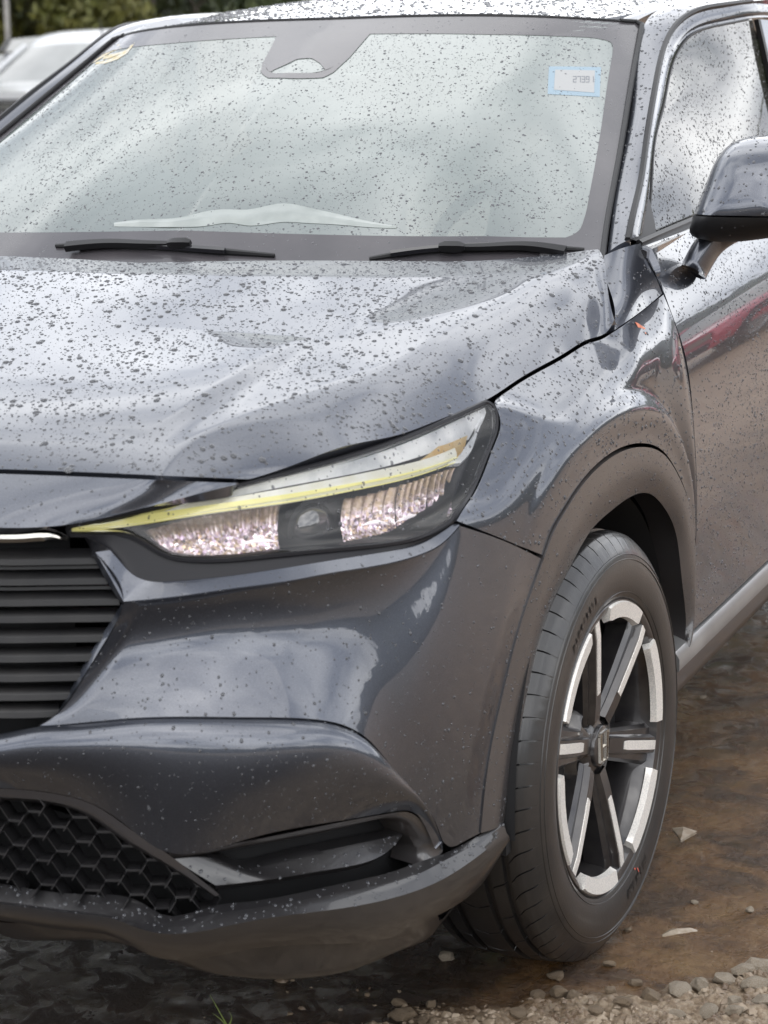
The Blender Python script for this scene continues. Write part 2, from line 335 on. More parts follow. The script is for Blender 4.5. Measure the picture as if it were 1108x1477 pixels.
# ---- bumper
CLADL = [(782, 805, 0), (764, 860, 0), (744, 924, 0), (724, 1005, 0), (708, 1079, 0), (699, 1140, 0), (693, 1203, 0)]
GRL = [(178, 868, -.03), (159, 913, -.027), (137, 949, -.022), (105, 1000, -.012), (79, 1032, -.006), (54, 1048, -.002)]
K2 = [(100, 1045, 0), (188, 1037, .003), (270, 1035, .006), (350, 1036, .008), (440, 1038, .012), (494, 1047, .012), (531, 1068, .010), (556, 1096, .006), (581, 1125, .003), (606, 1154, .001), (624, 1180, 0), (638, 1214, -.003)]
STRIPL = [(178, 868, -.03), (250, 861, -.028), (350, 847, -.025), (410, 839, -.02), (469, 828, -.016), (548, 815, -.012), (603, 801, -.01), (639, 783, -.008), (664, 757, -.008)]
def build_bumper():
    mb = MB()
    ni, nj = 60, 130
    top = np.concatenate([Wc(STRIPL, 95), Wc([(664, 757, -.008), (720, 776, -.004), (782, 805, 0)], nj-94)[1:]])
    bot = np.concatenate([Wc([GRL[-1]]+K2, 114), Wc([K2[-1], (650, 1223, -.004), (668, 1216, -.002), (693, 1203, 0)], nj-113)[1:]])
    left = Wc(GRL, ni); right = Wc(CLADL, ni)
    C = coons(top, bot, left, right)
    b = np.linspace(0, 1, ni)[:, None]; a = np.linspace(0, 1, nj)[None, :]
    hol = 1-ss(.42, .72, a)
    C[..., 2] += -.026*hol*np.sin(np.pi*b**.85)**1.0*ss(0, .06, a+.02)+.016*ss(.55, .8, a)*np.sin(np.pi*b)*(1-ss(.9, 1, a))
    G1 = smooth_grid(to3(C), 4); panel_mb(mb, G1, gap=.0016, keep='bumper')
    # lower face from the crease down to the openings
    bt = Wc([('s', 0, .582, 0), ('s', .2, .580, 0), (0, 1058, -.001), (54, 1048, -.002)]+K2, nj)
    bb = Wc([('s', 0, .500, -.006), ('s', .2, .500, -.006), (0, 1137, -.008), (90, 1147, -.008), (137, 1162, -.006), (188, 1196, -.004), (238, 1229, 0), (350, 1213, .004), (494, 1184, 0), (567, 1171, -.004), (590, 1170, -.005), (608, 1181, -.006), (624, 1200, -.007), (639, 1228, -.009)], nj)
    C = ruled(bt, bb, 44); b = np.linspace(0, 1, 44)[:, None]; a = np.linspace(0, 1, nj)[None, :]
    C[..., 2] += .026*np.sin(np.pi*b**.6)*(1-ss(.8, 1, a))-.004*np.exp(-(b/.04)**2)*ss(.35, .5, a)
    G2 = to3(C); G2 = np.concatenate([(G2*np.array([-1, 1, 1]))[:, ::-1][:, :-1], G2], 1)
    panel_mb(mb, G2, gap=.001, keep='bumper', sides='')
    # ledge strip under the lamp, turning up beside the grille
    lo = np.concatenate([Wc([(137, 796, -.045), (158, 832, -.036), (178, 868, -.03)], 24), Wc(STRIPL, 96)[1:]])
    hi = np.concatenate([Wc([(159, 793, -.055), (173, 809, -.054), (193, 829, -.052), (217, 838, -.050), (253, 838, -.048)], 40), Wc([(253, 838, -.048), (350, 828, -.044), (465, 810, -.034), (548, 797, -.028), (621, 777, -.020), (655, 755, -.014)], 80)[1:]])
    G3 = to3(ruled(hi, lo, 8)); panel_mb(mb, G3, gap=.0005, keep='bumper', ref=np.array([0, 1.2, -1.5]))
    # nose strip above the grille
    up = HOODFRONT[:-5].copy(); k = len(up); up[:, 2] -= .004; up[:, 1] -= .002
    lw = W3(F0([(0, 762, -.022), (60, 761, -.029), (100, 757, -.037), (160, 745, -.042), (216, 731, -.049), (290, 712, -.060), (330, 702, -.073), (345, 698.5, -.083)]), k)
    G4 = ruled(up, lw, 16); nn = gnormals(G4); nn *= np.sign(-nn[..., 1].mean()); b = np.linspace(0, 1, 16)[:, None, None]
    G4 = G4+nn*.003*np.sin(np.pi*b)*(1-ss(.6, 1, np.linspace(0, 1, k)))[None, :, None]
    kk_ = np.hanning(17); kk_ /= kk_.sum(); G4[1:-1] = np.stack([np.stack([np.convolve(np.pad(G4[r_, :, c_], 8, mode='reflect', reflect_type='odd'), kk_, 'valid') for c_ in range(3)], 1) for r_ in range(1, 15)]); G4[1:-1, 0, 0] = 0; G4 = smooth_grid(G4, 12)
    G4 = np.concatenate([(G4*np.array([-1, 1, 1]))[:, ::-1][:, :-1], G4], 1); panel_mb(mb, G4, gap=.001, keep='bumper')
    for i, q in enumerate((G1, G3)):
        panel_mb(mb, q*np.array([-1, 1, 1]), gap=.0016, ref=CENTRE if i == 0 else np.array([0, 1.2, -1.5]))
    car_part('bumper', mb, M['paint'], angle=55)
    mb = MB()                                                       # dark recess under the lamp
    lo = Wc([(155, 790, -.057), (173, 809, -.056), (193, 829, -.054), (217, 838, -.052), (253, 838, -.050), (350, 828, -.046), (465, 810, -.036), (548, 797, -.030), (621, 777, -.022), (655, 755, -.016)], 80)
    hi = Wc([(120, 773, -.075), (187, 773, -.072), (216, 788, -.068), (244, 803, -.062), (273, 809, -.058), (389, 803, -.052), (533, 789, -.036), (620, 771, -.022), (654, 751, -.016)], 80)
    G = to3(ruled(hi, lo, 8)); panel_mb(mb, G, gap=0, skirt=.02, ref=np.array([0, 1.2, -.5])); both('lamp_surround', mb, M['surround'], CAR)
build_bumper()
# ---- front wing, radial patch around the wheel arch
RING = [(750, 790, -.001), (757, 752, -.003), (775, 705, -.006), (800, 655, -.009), (828, 618, -.011), (862, 586, -.012), (905, 566, -.012), (935, 570, -.011), (960, 592, -.009), (980, 632, -.006), (996, 690, -.003), (1003, 760, 0)]
CGAP = [(783, 803, 0), (798, 761, 0), (811, 738, 0), (834, 702, 0), (863, 669, 0), (896, 647, 0), (928, 641, 0), (957, 653, 0), (979, 687, 0), (994, 729, 0), (1002, 790, 0)]
def build_wing():
    n = 190; mb = MB()
    def gap_part(k):
        s0, s1 = W(716, 571, -.083)[0], W(872, 479, -.064)[0]; q = GAPLINE[(GAPLINE[:, 0] > s0) & (GAPLINE[:, 0] < s1)].copy(); q[:, 1] -= .0035
        return curve(np.concatenate([[W(712, 580, -.070)], q, [W(905, 464, -.053), W(930, 445, -.052), W(957, 424, -.048)]]), k, smooth=False)
    A = np.concatenate([Wc([(657, 752, -.008), (666, 736, -.015), (680, 716, -.027), (697, 680, -.040), (713, 638, -.052), (720, 606, -.060), (712, 580, -.070)], 50),
                        gap_part(70)[1:],
                        Wc([(957, 424, -.048), (970, 456, -.032), (985, 505, -.0165), (996, 567, -.006), (1002, 640, -.001), (1004, 711, 0), (1004, 770, 0)], 72)[1:]])
    B = Wc(RING, n)
    C = Wc(CGAP, n)
    mid = A*.5+B*.5; mid[:, 2] += .010*np.sin(np.pi*np.linspace(0, 1, n))**.6
    D = B*.72+C*.28; D[:, 2] = np.interp(np.linspace(0, 1, n), [0, .2, .45, .8, 1], [.0, .001, .006, .006, .001])
    D2 = B*.35+C*.65; D2[:, 2] = np.interp(np.linspace(0, 1, n), [0, .2, .45, .8, 1], [.0, .001, .0035, .0035, .001])
    L = loft([A, mid, B, D, D2, C], 80, crease=(2,))
    # even out the column spacing of the fan without moving the borders
    G = to3(L); G = smooth_grid(G, 20); panel_mb(mb, G, gap=.0022, keep='wing')
    # upper piece between bonnet corner, mirror and shoulder crease
    lo = Wc([(886, 477, -.058), (905, 464, -.054), (930, 446, -.053), (956, 424, -.050)], 30)
    hi_ = curve([at(863, 372, X=.737), at(880, 364, X=.755), at(924, 350, X=.785)], 30)
    lo3 = to3(lo); lf = curve([hi_[0], at(870, 395, X=.760), at(881, 425, X=.787), at(887, 455, X=.810), lo3[0]], 24); rt = curve([hi_[-1], at(938, 380, X=.802), lo3[-1]], 24)
    G = coons(hi_, lo3, lf, rt); panel_mb(mb, G, gap=.0015, keep='wing')
    both('front_wing', mb, M['paint'], CAR)
    # arch cladding
    mb = MB()
    out = Wc([(693, 1203, .002), (699, 1140, .002), (708, 1079, .002), (724, 1005, .002), (744, 924, .002), (764, 860, .002), (784, 806, .003)]+[(u+2, v+3, .004) for u, v, d in CGAP[1:]]+[(1004, 830, .003), (1004, 873, .003), (1000, 915, .002)], 150)
    inn = Wc([(727, 1186, -.002), (743, 1095, -.004), (766, 974, -.008), (795, 873, -.011), (820, 823, -.012), (850, 769, -.012), (878, 740, -.012), (903, 721, -.012), (939, 714, -.011), (957, 732, -.010), (975, 772, -.009), (984, 844, -.008), (988, 917, -.008), (979, 953, -.008)], 150)
    mid = (out+inn)/2; mid[:, 2] += .006
    L = loft([out, mid, inn], 16); G = to3(L); keepG = G
    inner = G[-1].copy(); lip = np.stack([inner, inner+np.array([-.012, 0, 0]), inner+np.array([-.05, 0, 0])])
    panel_mb(mb, G, gap=.0012, keep='cladding')
    cen = np.array([.8, 0, .345]); g2 = lip.copy()
    for k, e in ((1, .004), (2, .012)):
        r = g2[k]-cen; r[:, 0] = 0; g2[k] += r/np.linalg.norm(r, axis=1)[:, None]*e
    G2 = g2; mb.grid(G2[:, ::-1])
    both('arch_cladding', mb, M['clad'], CAR)
    mb = MB()                                                       # wheel well
    th = np.radians(np.linspace(-4, 184, 60)); xs = [.845, .80, .70, .58]
    Gw = np.stack([np.stack([np.full(60, x), -np.cos(th)*(.412 if x > .6 else .40)*-1+.0, .345+np.sin(th)*.392], 1) for x in xs])
    mb.grid(Gw); mb.grid(np.stack([Gw[-1], np.repeat(np.array([[.57, 0, .345]]), 60, 0)]))
    both('wheel_well', mb, M['dark'], CAR)
build_wing()
# ---- doors
def zcrease(Y): return 1.009+.046*(Y-.43)
def d_door(Y, z):
    e = zcrease(Y)-z
    d = nspl(np.array([0, .05, .1, .2, .3, .42, .52, .62, .7]), np.array([-.049, -.0275, -.0145, -.0035, 0, -.002, -.0075, -.006, -.008]), np.clip(e, 0, .7).ravel()).reshape(e.shape)
    return d
def build_doors():
    def lower(y0pts, y1, name, keep):
        n, m = 120, 70
        left = np.array([W(*p)[:2] for p in y0pts]) if len(y0pts[0]) == 3 else np.array(y0pts)
        left = curve(left, m)
        s1 = s_at_y(y1); zt = zcrease(y1); right = np.stack([np.full(m, s1), np.linspace(zt, .41, m)], 1)
        ytop = np.linspace(0, 1, n); Sx = lambda a, b: np.linspace(a, b, n)
        st = Sx(left[0, 0], s1); Yt = np.interp(st, SS, PC[:, 1]); top = np.stack([st, zcrease(Yt)], 1); top[0] = left[0]
        bot = np.stack([Sx(left[-1, 0], s1), Sx(left[-1, 1], .41)], 1)
        g = coons(top, bot, left, right); Y = np.interp(g[..., 0], SS, PC[:, 1]); d = d_door(Y, g[..., 1])
        G = wall(g[..., 0], g[..., 1], d); mb = MB()
        # piece above the crease
        t3 = G[0]; up = np.stack([np.interp(t3[:, 1], [.43, 1.3, 2.2, 3.2], [.787, .800, .795, .74]), t3[:, 1]+np.interp(t3[:, 1], [.4, .5], [0, 0]), 1.088+.030*(t3[:, 1]-.43)], 1)
        if keep: up[0] = at(928, 363, X=.789)
        G2 = ruled(up, t3, 12); panel_mb(mb, np.concatenate([G2[:-1], G]), gap=.0022, keep=keep)
        return mb, up
    front = [(957, 424, -.05), (970, 456, -.032), (985, 505, -.0165), (996, 567, -.006), (1002, 640, -.001), (1005, 711, 0), (1007, 800, 0), (1008, 880, 0), (1003, 912, 0)]
    mb, up = lower(front, 1.32, 'front_door', 'door'); a, b = both('front_door', mb, M['paint'], CAR)
    s0 = s_at_y(1.326); mb2, _ = lower([(s0, zcrease(1.326)), (s0, .8), (s0, .41)], 2.28, 'rear_door', None); both('rear_door', mb2, M['paint'], CAR)
    s0 = s_at_y(2.286); mb3, _ = lower([(s0, zcrease(2.286)), (s0, .8), (s0, .41)], 3.35, 'rear_wing', None); both('rear_wing', mb3, M['paint'], CAR)
    # sill with its silver strip
    mb = MB(); ys = np.linspace(.345, 2.15, 40)
    sec = [(.845, .412), (.876, .404), (.884, .392), (.884, .372), (.878, .366), (.845, .366)]
    G = np.stack([np.stack([[x for x, z in sec], [y]*6, [z+.004*0 for x, z in sec]], 1) for y in ys]); mb.grid(G, closed_u=True); mb.f.append(tuple(range(6))[::-1]); both('sill_strip', mb, M['satin'], CAR)
    mb = MB(); sec = [(.80, .364), (.874, .364), (.872, .335), (.862, .312), (.80, .26), (.6, .24)]
    G = np.stack([np.stack([[x for x, z in sec], [y]*6, [z for x, z in sec]], 1) for y in np.linspace(.36, 2.15, 30)]); mb.grid(G); both('sill', mb, M['clad'], CAR)
    return up
BELT = build_doors()
# ---- glass house
def glass_mat(name, tint, milky, fog, refl=1.45, rough=0., clear=None):
    m = bpy.data.materials.new(name); m.use_nodes = True; nt = m.node_tree; nt.nodes.clear(); N = nt.nodes.new; L = nt.links.new
    out = N('ShaderNodeOutputMaterial'); tr = N('ShaderNodeBsdfTransparent'); tr.inputs[0].default_value = (*tint, 1)
    df = N('ShaderNodeBsdfDiffuse'); df.inputs[0].default_value = (*milky, 1); mx = N('ShaderNodeMixShader')
    tc = N('ShaderNodeTexCoord'); n = N('ShaderNodeTexNoise'); n.inputs['Scale'].default_value = 3.0; n.inputs['Detail'].default_value = 5; L(tc.outputs['Object'], n.inputs['Vector'])
    r = N('ShaderNodeMapRange'); r.inputs[1].default_value = .3; r.inputs[2].default_value = .7; r.inputs[3].default_value = fog*.92; r.inputs[4].default_value = min(1, fog*1.08); L(n.outputs['Fac'], r.inputs[0])
    fo = r.outputs[0]
    if clear:
        sx = N('ShaderNodeSeparateXYZ'); L(tc.outputs['Object'], sx.inputs[0]); cl = N('ShaderNodeMapRange'); cl.interpolation_type = 'SMOOTHSTEP'; cl.inputs[1].default_value = clear[0]; cl.inputs[2].default_value = clear[1]; cl.inputs[3].default_value = clear[2]; cl.inputs[4].default_value = 1; L(sx.outputs['Z'], cl.inputs[0]); m0 = N('ShaderNodeMath'); m0.operation = 'MULTIPLY'; L(fo, m0.inputs[0]); L(cl.outputs[0], m0.inputs[1]); fo = m0.outputs[0]
    L(fo, mx.inputs[0]); L(tr.outputs[0], mx.inputs[1]); L(df.outputs[0], mx.inputs[2])
    gl = N('ShaderNodeBsdfGlossy'); gl.inputs['Roughness'].default_value = rough; fr = N('ShaderNodeFresnel'); fr.inputs['IOR'].default_value = refl
    m2 = N('ShaderNodeMixShader'); L(fr.outputs[0], m2.inputs[0]); L(mx.outputs[0], m2.inputs[1]); L(gl.outputs[0], m2.inputs[2]); L(m2.outputs[0], out.inputs[0]); return m
M['windscreen'] = glass_mat('fogged_windscreen_glass', (.70, .78, .74), (.205, .235, .222), .88, 2.7, clear=(1.10, 1.22, .82))
M['side_glass'] = glass_mat('dark_side_glass', (.25, .27, .25), (.3, .3, .28), .12, 3.0)
M['lens'] = glass_mat('clear_lens', (.99, .99, .99), (.5, .5, .5), .02, 1.5)
def XG(z, Y=1.5): return np.interp(Y, [.5, 1.1, 1.5], [.768, .764, .785])-np.interp(Y, [.55, 1.1, 1.55], [.33, .33, .18])*(z-1.085)
def atf(u, v, off=0., f=XG):
    d = ray(u, v); t = np.linspace(1.5, 9, 4000)/FPX; P = CPOS+d*t[:, None]; g = P[:, 0]-f(P[:, 2], P[:, 1])-off
    k = np.where((g[:-1] > 0) & (g[1:] <= 0))[0][0]; q = g[k]/(g[k]-g[k+1]); return P[k]*(1-q)+P[k+1]*q
def build_windscreen():
    n, m = 70, 90
    base = curve([(0, .15, 1.045), (.35, .19, 1.045), (.6, .265, 1.05), (.745, .333, 1.058)], n)
    top = curve([(0, .962, 1.496), (.2, .970, 1.496), (.4, 1.0, 1.490), (.52, 1.06, 1.482), (.59, 1.131, 1.475)], n)
    edge = curve([(.745, .333, 1.058), (.732, .387, 1.086), (.6845, .635, 1.216), (.637, .883, 1.346), (.591, 1.131, 1.475)], m); edge[-1] = top[-1]; edge[0] = base[-1]
    mid = curve([(0, .15, 1.045), (0, .545, 1.297), (0, .962, 1.496)], m)
    G = coons(base, top, mid, edge)
    b = np.linspace(0, 1, m)[:, None, None]; a = np.linspace(0, 1, n)[None, :, None]
    F = np.concatenate([(G*np.array([-1, 1, 1]))[:, ::-1][:, :-1], G], 1)
    mb = MB(); panel_mb(mb, F, gap=0, skirt=0, keep='windscreen'); ws = car_part('windscreen', mb, M['windscreen'], angle=180)
    # grid lookup for things printed on the glass
    nn = gnormals(F); nn *= np.sign(nn[..., 2].mean()); mm, kk = F.shape[:2]; PX, _ = pix(F.reshape(-1, 3)); PX = PX.reshape(mm, kk, 2)
    def find(u, v):
        d = np.sum((PX-np.array([u, v]))**2, axis=2); i, j = np.unravel_index(np.argmin(d), d.shape); i = min(max(i, 1), mm-2); j = min(max(j, 1), kk-2)
        J = np.stack([(PX[i, j+1]-PX[i, j-1])/2, (PX[i+1, j]-PX[i-1, j])/2], 1); s = np.linalg.solve(J, np.array([u, v])-PX[i, j]); return np.array([j+s[0], i+s[1]])
    def ev(ab, off):
        a_, b_ = np.clip(ab[..., 0], 0, kk-1.001), np.clip(ab[..., 1], 0, mm-1.001); j = a_.astype(int); i = b_.astype(int); f = (a_-j)[..., None]; g = (b_-i)[..., None]
        bl = lambda A: A[i, j]*(1-f)*(1-g)+A[i, j+1]*f*(1-g)+A[i+1, j]*(1-f)*g+A[i+1, j+1]*f*g
        return bl(F)+bl(nn)*off
    c = n-1
    R_ = [find(*p) for p in [(530, 337), (700, 341), (790, 343)]]; Cn = [find(*p) for p in [(822, 343), (838, 331), (846, 305)]]
    S_ = [find(*p) for p in [(858, 240), (868, 180), (878, 110), (884, 76)]]; Tn = [find(*p) for p in [(884, 64), (876, 57), (862, 55)]]; T_ = [find(*p) for p in [(700, 50), (530, 49)]]
    half = np.array(R_+Cn+S_+Tn+T_); half[0, 0] = c; half[0, 1] = R_[0][1]; half[-1, 0] = c
    # half loop from bottom centre to top centre
    hl = curve(np.concatenate([half, np.zeros((len(half), 1))], 1), 120, smooth=False)[:, :2]
    outr = curve(np.array([(c, 0, 0), (kk-1, 0, 0), (kk-1, mm-1, 0), (c, mm-1, 0)], float), 120, smooth=False)[:, :2]
    # match the outer corners with the inner ones
    i1 = 42; i2 = 90
    o2 = np.concatenate([np.linspace((c, 0), (kk-1, 0), i1), np.linspace((kk-1, 0), (kk-1, mm-1), i2-i1+1)[1:], np.linspace((kk-1, mm-1), (c, mm-1), 120-i2)])[:120]
    A = ruled(o2, hl, 5); B = A.copy(); B[..., 0] = 2*c-B[..., 0]
    mb = MB()
    for q, fl in ((A, False), (B, True)): mb.grid(ev(q, .0008), flip=fl)
    o = car_part('frit_band', mb, M['frit'], ws); 
    outl = np.array([find(*p) for p in [(436, 47), (402, 47), (390, 72), (378, 94), (377, 106), (386, 113), (425, 114), (465, 113), (480, 106), (505, 83), (536, 47), (490, 47)]])
    innl = np.array([find(*p) for p in [(436, 85), (428, 86), (412, 94), (396, 101), (388, 106), (400, 106.5), (440, 106), (472, 105.5), (470, 102), (462, 92), (451, 85), (444, 84.5)]])
    z3 = lambda L: np.concatenate([np.concatenate([L, L[:1]]), np.zeros((len(L)+1, 1))], 1)
    A = ruled(curve(z3(outl), 60, False, False)[:, :2], curve(z3(innl), 60, False, False)[:, :2], 3)
    mb = MB(); mb.grid(ev(A, .0012)); car_part('camera_bracket', mb, M['frit'], ws)
    # permit sticker low on the glass top corner and an old torn one on the other side
    def quad_patch(P, k=6, off=-.002):
        p = np.array([find(*q) for q in P]); t = np.linspace(p[0], p[1], k); b_ = np.linspace(p[3], p[2], k); return ev(ruled(t, b_, k), off)
    st = mat('pale_blue_sticker', (.23, .31, .37), .5); stw = mat('white_sticker_face', (.33, .335, .335), .5); ink = mat('sticker_ink', (.17, .18, .2), .6)
    mb = MB().grid(quad_patch([(792, 96), (867, 97), (865, 140), (790, 136)], off=.0005)); s1 = car_part('windscreen_sticker', mb, st, ws)
    mb = MB().grid(quad_patch([(801, 101), (858, 102), (857, 134), (799, 130)], off=.0009)); mb.build('sticker_face', stw, ws)
    # faint figures 27391
    seg = {'2': 'abged', '7': 'abc', '3': 'abgcd', '9': 'abcdfg', '1': 'bc'}; mb = MB()
    for k, ch in enumerate('27391'):
        x0 = 827+k*6.2; y0 = 111; w_, h_ = 4.0, 8.0
        ln = {'a': ((0, 0), (1, 0)), 'b': ((1, 0), (1, .5)), 'c': ((1, .5), (1, 1)), 'd': ((0, 1), (1, 1)), 'e': ((0, .5), (0, 1)), 'f': ((0, 0), (0, .5)), 'g': ((0, .5), (1, .5))}
        for q in seg[ch]:
            (ax, ay), (bx, by) = ln[q]; ax, bx = x0+ax*w_, x0+bx*w_; ay, by = y0+ay*h_, y0+by*h_
            e = .55; P = [(ax-e, ay-e), (bx+e, ay-e), (bx+e, by+e), (ax-e, by+e)] if ay == by else [(ax-e, ay-e), (ax+e, ay-e), (ax+e, by+e), (ax-e, by+e)]
            mb.grid(quad_patch(P, 2, .0012))
    mb.build('sticker_number', ink, ws)
    tornm = vary(mat('torn_yellowed_sticker', (.46, .38, .20), .6), 60, (.52, .50, .44), .4, .6)
    tor = [[(133, 92), (146, 80), (158, 71), (172, 64), (195, 62)], [(137, 90), (150, 82), (162, 75), (174, 70), (188, 68)]]
    tor2 = [[(137, 93), (152, 92), (170, 86), (184, 77), (195, 62)], [(139, 90), (152, 88), (167, 82), (180, 75), (188, 68)]]
    mb = MB()
    for t in (tor, tor2, [[(150, 82), (160, 79), (175, 75), (186, 71), (190, 68)], [(148, 86), (160, 84), (174, 78), (186, 73), (190, 70)]]):
        A = np.array([[find(*p) for p in r] for r in t]); mb.grid(ev(A, .0008))
    car_part('torn_sticker', mb, tornm, ws)
    # rubber seal down each side and along the roof edge
    mb = MB(); e = np.concatenate([F[:-1, -1]+np.array([.005, -.001, .003]), F[-1, ::-1][1:6]+np.array([0, .003, .003])]); mb.tube(e, .0052, 8); both('windscreen_seal', mb, M['black'], CAR)
    mb = MB(); mb.tube(F[-1]+np.array([0, .004, .002]), .0035, 6); car_part('windscreen_seal', mb, M['black'])
    return F, ev, find
WS, WSEV, WSFIND = build_windscreen()
def build_roof():
    n = 60
    top = WS[-1][len(WS[-1])//2:]; front = curve([(0, .972, 1.502), (.2, .980, 1.502), (.4, 1.01, 1.496), (.485, 1.045, 1.490), (.530, 1.075, 1.486)], 40)
    rows = [front]
    for y, z, w_ in ((1.2, 1.536, .545), (1.6, 1.574, .57), (2.1, 1.588, .575), (2.6, 1.57, .57), (3.1, 1.50, .54)):
        x = np.linspace(0, w_, 40); rows.append(np.stack([x, y+.10*(x/.53)**2*(1 if y < 1.5 else 0), z-.030*(x/.53)**2], 1))
    G = loft(rows, 60); G = np.concatenate([(G*np.array([-1, 1, 1]))[:, ::-1][:, :-1], G], 1)
    mb = MB(); panel_mb(mb, G, gap=0, skirt=.012, keep='roof', ref=np.array([0, 1.5, 0])); car_part('roof', mb, M['paint'])
    # side rail: A pillar running into the roof side
    Lp = curve([(.745, .379, 1.079), (.6905, .639, 1.2135), (.643, .888, 1.3435), (.597, 1.138, 1.4735), (.590, 1.3, 1.511), (.604, 1.65, 1.540), (.610, 2.1, 1.550), (.60, 2.7, 1.52), (.57, 3.2, 1.45)], 150)
    R0 = [atf(u, v, .014) for u, v in [(909, 346), (915, 315), (927, 262), (935, 206), (950, 115), (962, 64), (977, 37), (1003, 17), (1045, 7), (1086, 1.5)]]
    Rp = curve(R0+[(.716, 2.0, 1.535), (.712, 2.6, 1.505), (.69, 3.2, 1.42)], 150)
    n_ = 14; S = ruled(Lp, Rp, n_); nn = gnormals(S); nn *= np.sign(nn[..., 0].mean()); b = np.linspace(0, 1, n_)[:, None, None]
    w = np.linalg.norm(Rp-Lp, axis=1)[None, :, None]
    S = S+nn*.06*w*np.sin(np.pi*b); mb = MB(); panel_mb(mb, S, gap=.0008, skirt=.012, keep='pillar', ref=np.array([0, 1.5, .9])); both('roof_pillar', mb, M['paint'], CAR)
    # ditch between roof and rail
    d0 = G[:, -1]; mb = MB(); k = len(d0); rr = curve([(.545, 1.09, 1.476), (.56, 1.2, 1.50), (.585, 1.6, 1.538), (.59, 2.1, 1.55), (.55, 3.1, 1.45)], k)
    mb.grid(np.stack([d0+np.array([-.002, 0, -.010]), rr+np.array([.008, 0, 0]), rr+np.array([.03, .02, -.002])])); both('roof_ditch', mb, M['paint'], CAR)
    # door frame band, opening and glass
    O = [(931, 338), (938, 290), (944, 206), (957, 154), (967, 103), (977, 76), (994, 53), (1012, 43), (1045, 35), (1079, 28)]
    Oc = curve([atf(u, v, .006) for u, v in O]+[(.736, 1.80, 1.495)], 90); Rb = curve([p+np.array([-.004, 0, -.001]) for p in R0]+[(.712, 1.80, 1.530)], 90)
    S = ruled(Rb, Oc, 7); nn = gnormals(S); nn *= np.sign(nn[..., 0].mean()); S = S+nn*np.array([0, .002, .004, .0045, .004, -.003, -.004])[:, None, None]
    mb = MB(); panel_mb(mb, S, gap=.0025, skirt=.012, keep='door_frame', ref=np.array([0, 1.5, .9])); both('door_frame', mb, M['paint'], CAR)
    mb = MB(); mb.tube(curve([p+np.array([-.004, 0, 0]) for p in R0], 60), .006, 6); both('door_seal', mb, M['black'], CAR)
    mb = MB(); mb.tube(curve([atf(u, v, .004) for u, v in O], 60), .0028, 6); both('window_seal', mb, M['black'], CAR)
    top = curve([atf(u, v, -.002) for u, v in [(988, 60), (1012, 43), (1045, 35), (1084, 27)]], 30); bot = curve([atf(u, v, -.002) for u, v in [(930, 348), (1000, 318), (1108, 268), (1140, 254)]], 30)
    lf = curve([top[0]]+[atf(u, v, -.002) for u, v in [(976, 76), (966, 103), (956, 154), (943, 206), (935, 290)]]+[bot[0]], 30); rt = curve([top[-1]]+[atf(u, v, -.002) for u, v in [(1110, 115)]]+[bot[-1]], 30)
    Gg = coons(top, bot, lf, rt); mb = MB(); panel_mb(mb, Gg, gap=0, skirt=0, keep='side_glass', ref=np.array([0, 1.5, .9])); both('door_window', mb, M['side_glass'], CAR)
    # B pillar and rear side glass
    def strip(y0, y1, yb0, yb1, off, m_, name, zt=1.49, zb=1.08):
        P = np.array([[(XG(zt, y0)+off, y0, zt), (XG(zt, y1)+off, y1, zt)], [(XG(1.27, (y0+yb0)/2)+off, (y0+yb0)/2, 1.27), (XG(1.27, (y1+yb1)/2)+off, (y1+yb1)/2, 1.27)], [(XG(zb, yb0)+off, yb0, zb), (XG(zb, yb1)+off, yb1, zb)]])
        mb = MB(); panel_mb(mb, P, gap=0, skirt=.01, ref=np.array([0, 1.5, .9])); return both(name, mb, m_, CAR)
    ya = top[-1][1]; yb = bot[-1][1]
    strip(ya+.012, ya+.035, yb+.012, yb+.035, .010, M['black'], 'window_seal'); strip(ya+.035, ya+.14, yb+.035, yb+.14, .008, M['gloss_black'], 'door_pillar')
    strip(ya+.14, 2.35, yb+.14, 2.45, 0, M['side_glass'], 'rear_window'); strip(2.35, 3.1, 2.45, 3.3, 0, M['paint'], 'rear_pillar', 1.40)
    # black sail at the foot of the window, belt seals
    sail = [atf(u, v, .010) for u, v in [(929, 262), (926, 290), (918, 325), (909, 344), (922, 349), (947, 337), (944, 318), (938, 292)]]
    mb = MB(); c = np.mean(sail, axis=0); mb.add(sail+[c], [(i, (i+1) % 8, 8) for i in range(8)]); q = np.array(sail); mb.grid(np.stack([np.vstack([q, q[:1]]), np.vstack([q, q[:1]])-np.array([.015, 0, 0])])); both('window_sail', mb, M['surround'], CAR)
    p = curve([atf(922, 353, .012), atf(960, 336, .012), atf(1000, 319, .012), atf(1108, 271, .012), atf(1180, 240, .012)], 30)
    mb = MB(); mb.sweep(p, [(-.005, -.009), (.005, -.009), (.006, .004), (.0, .009), (-.005, .007)]); both('belt_seal', mb, M['black'], CAR)
    p = curve([atf(926, 366, .020), atf(958, 351, .020), atf(1000, 332, .020), atf(1108, 284, .020), atf(1180, 252, .020)], 30)
    mb = MB(); mb.sweep(p, [(-.010, -.008), (.008, -.008), (.009, .004), (.0, .008), (-.010, .006)]); both('belt_seal', mb, M['gloss_black'], CAR)
build_roof()
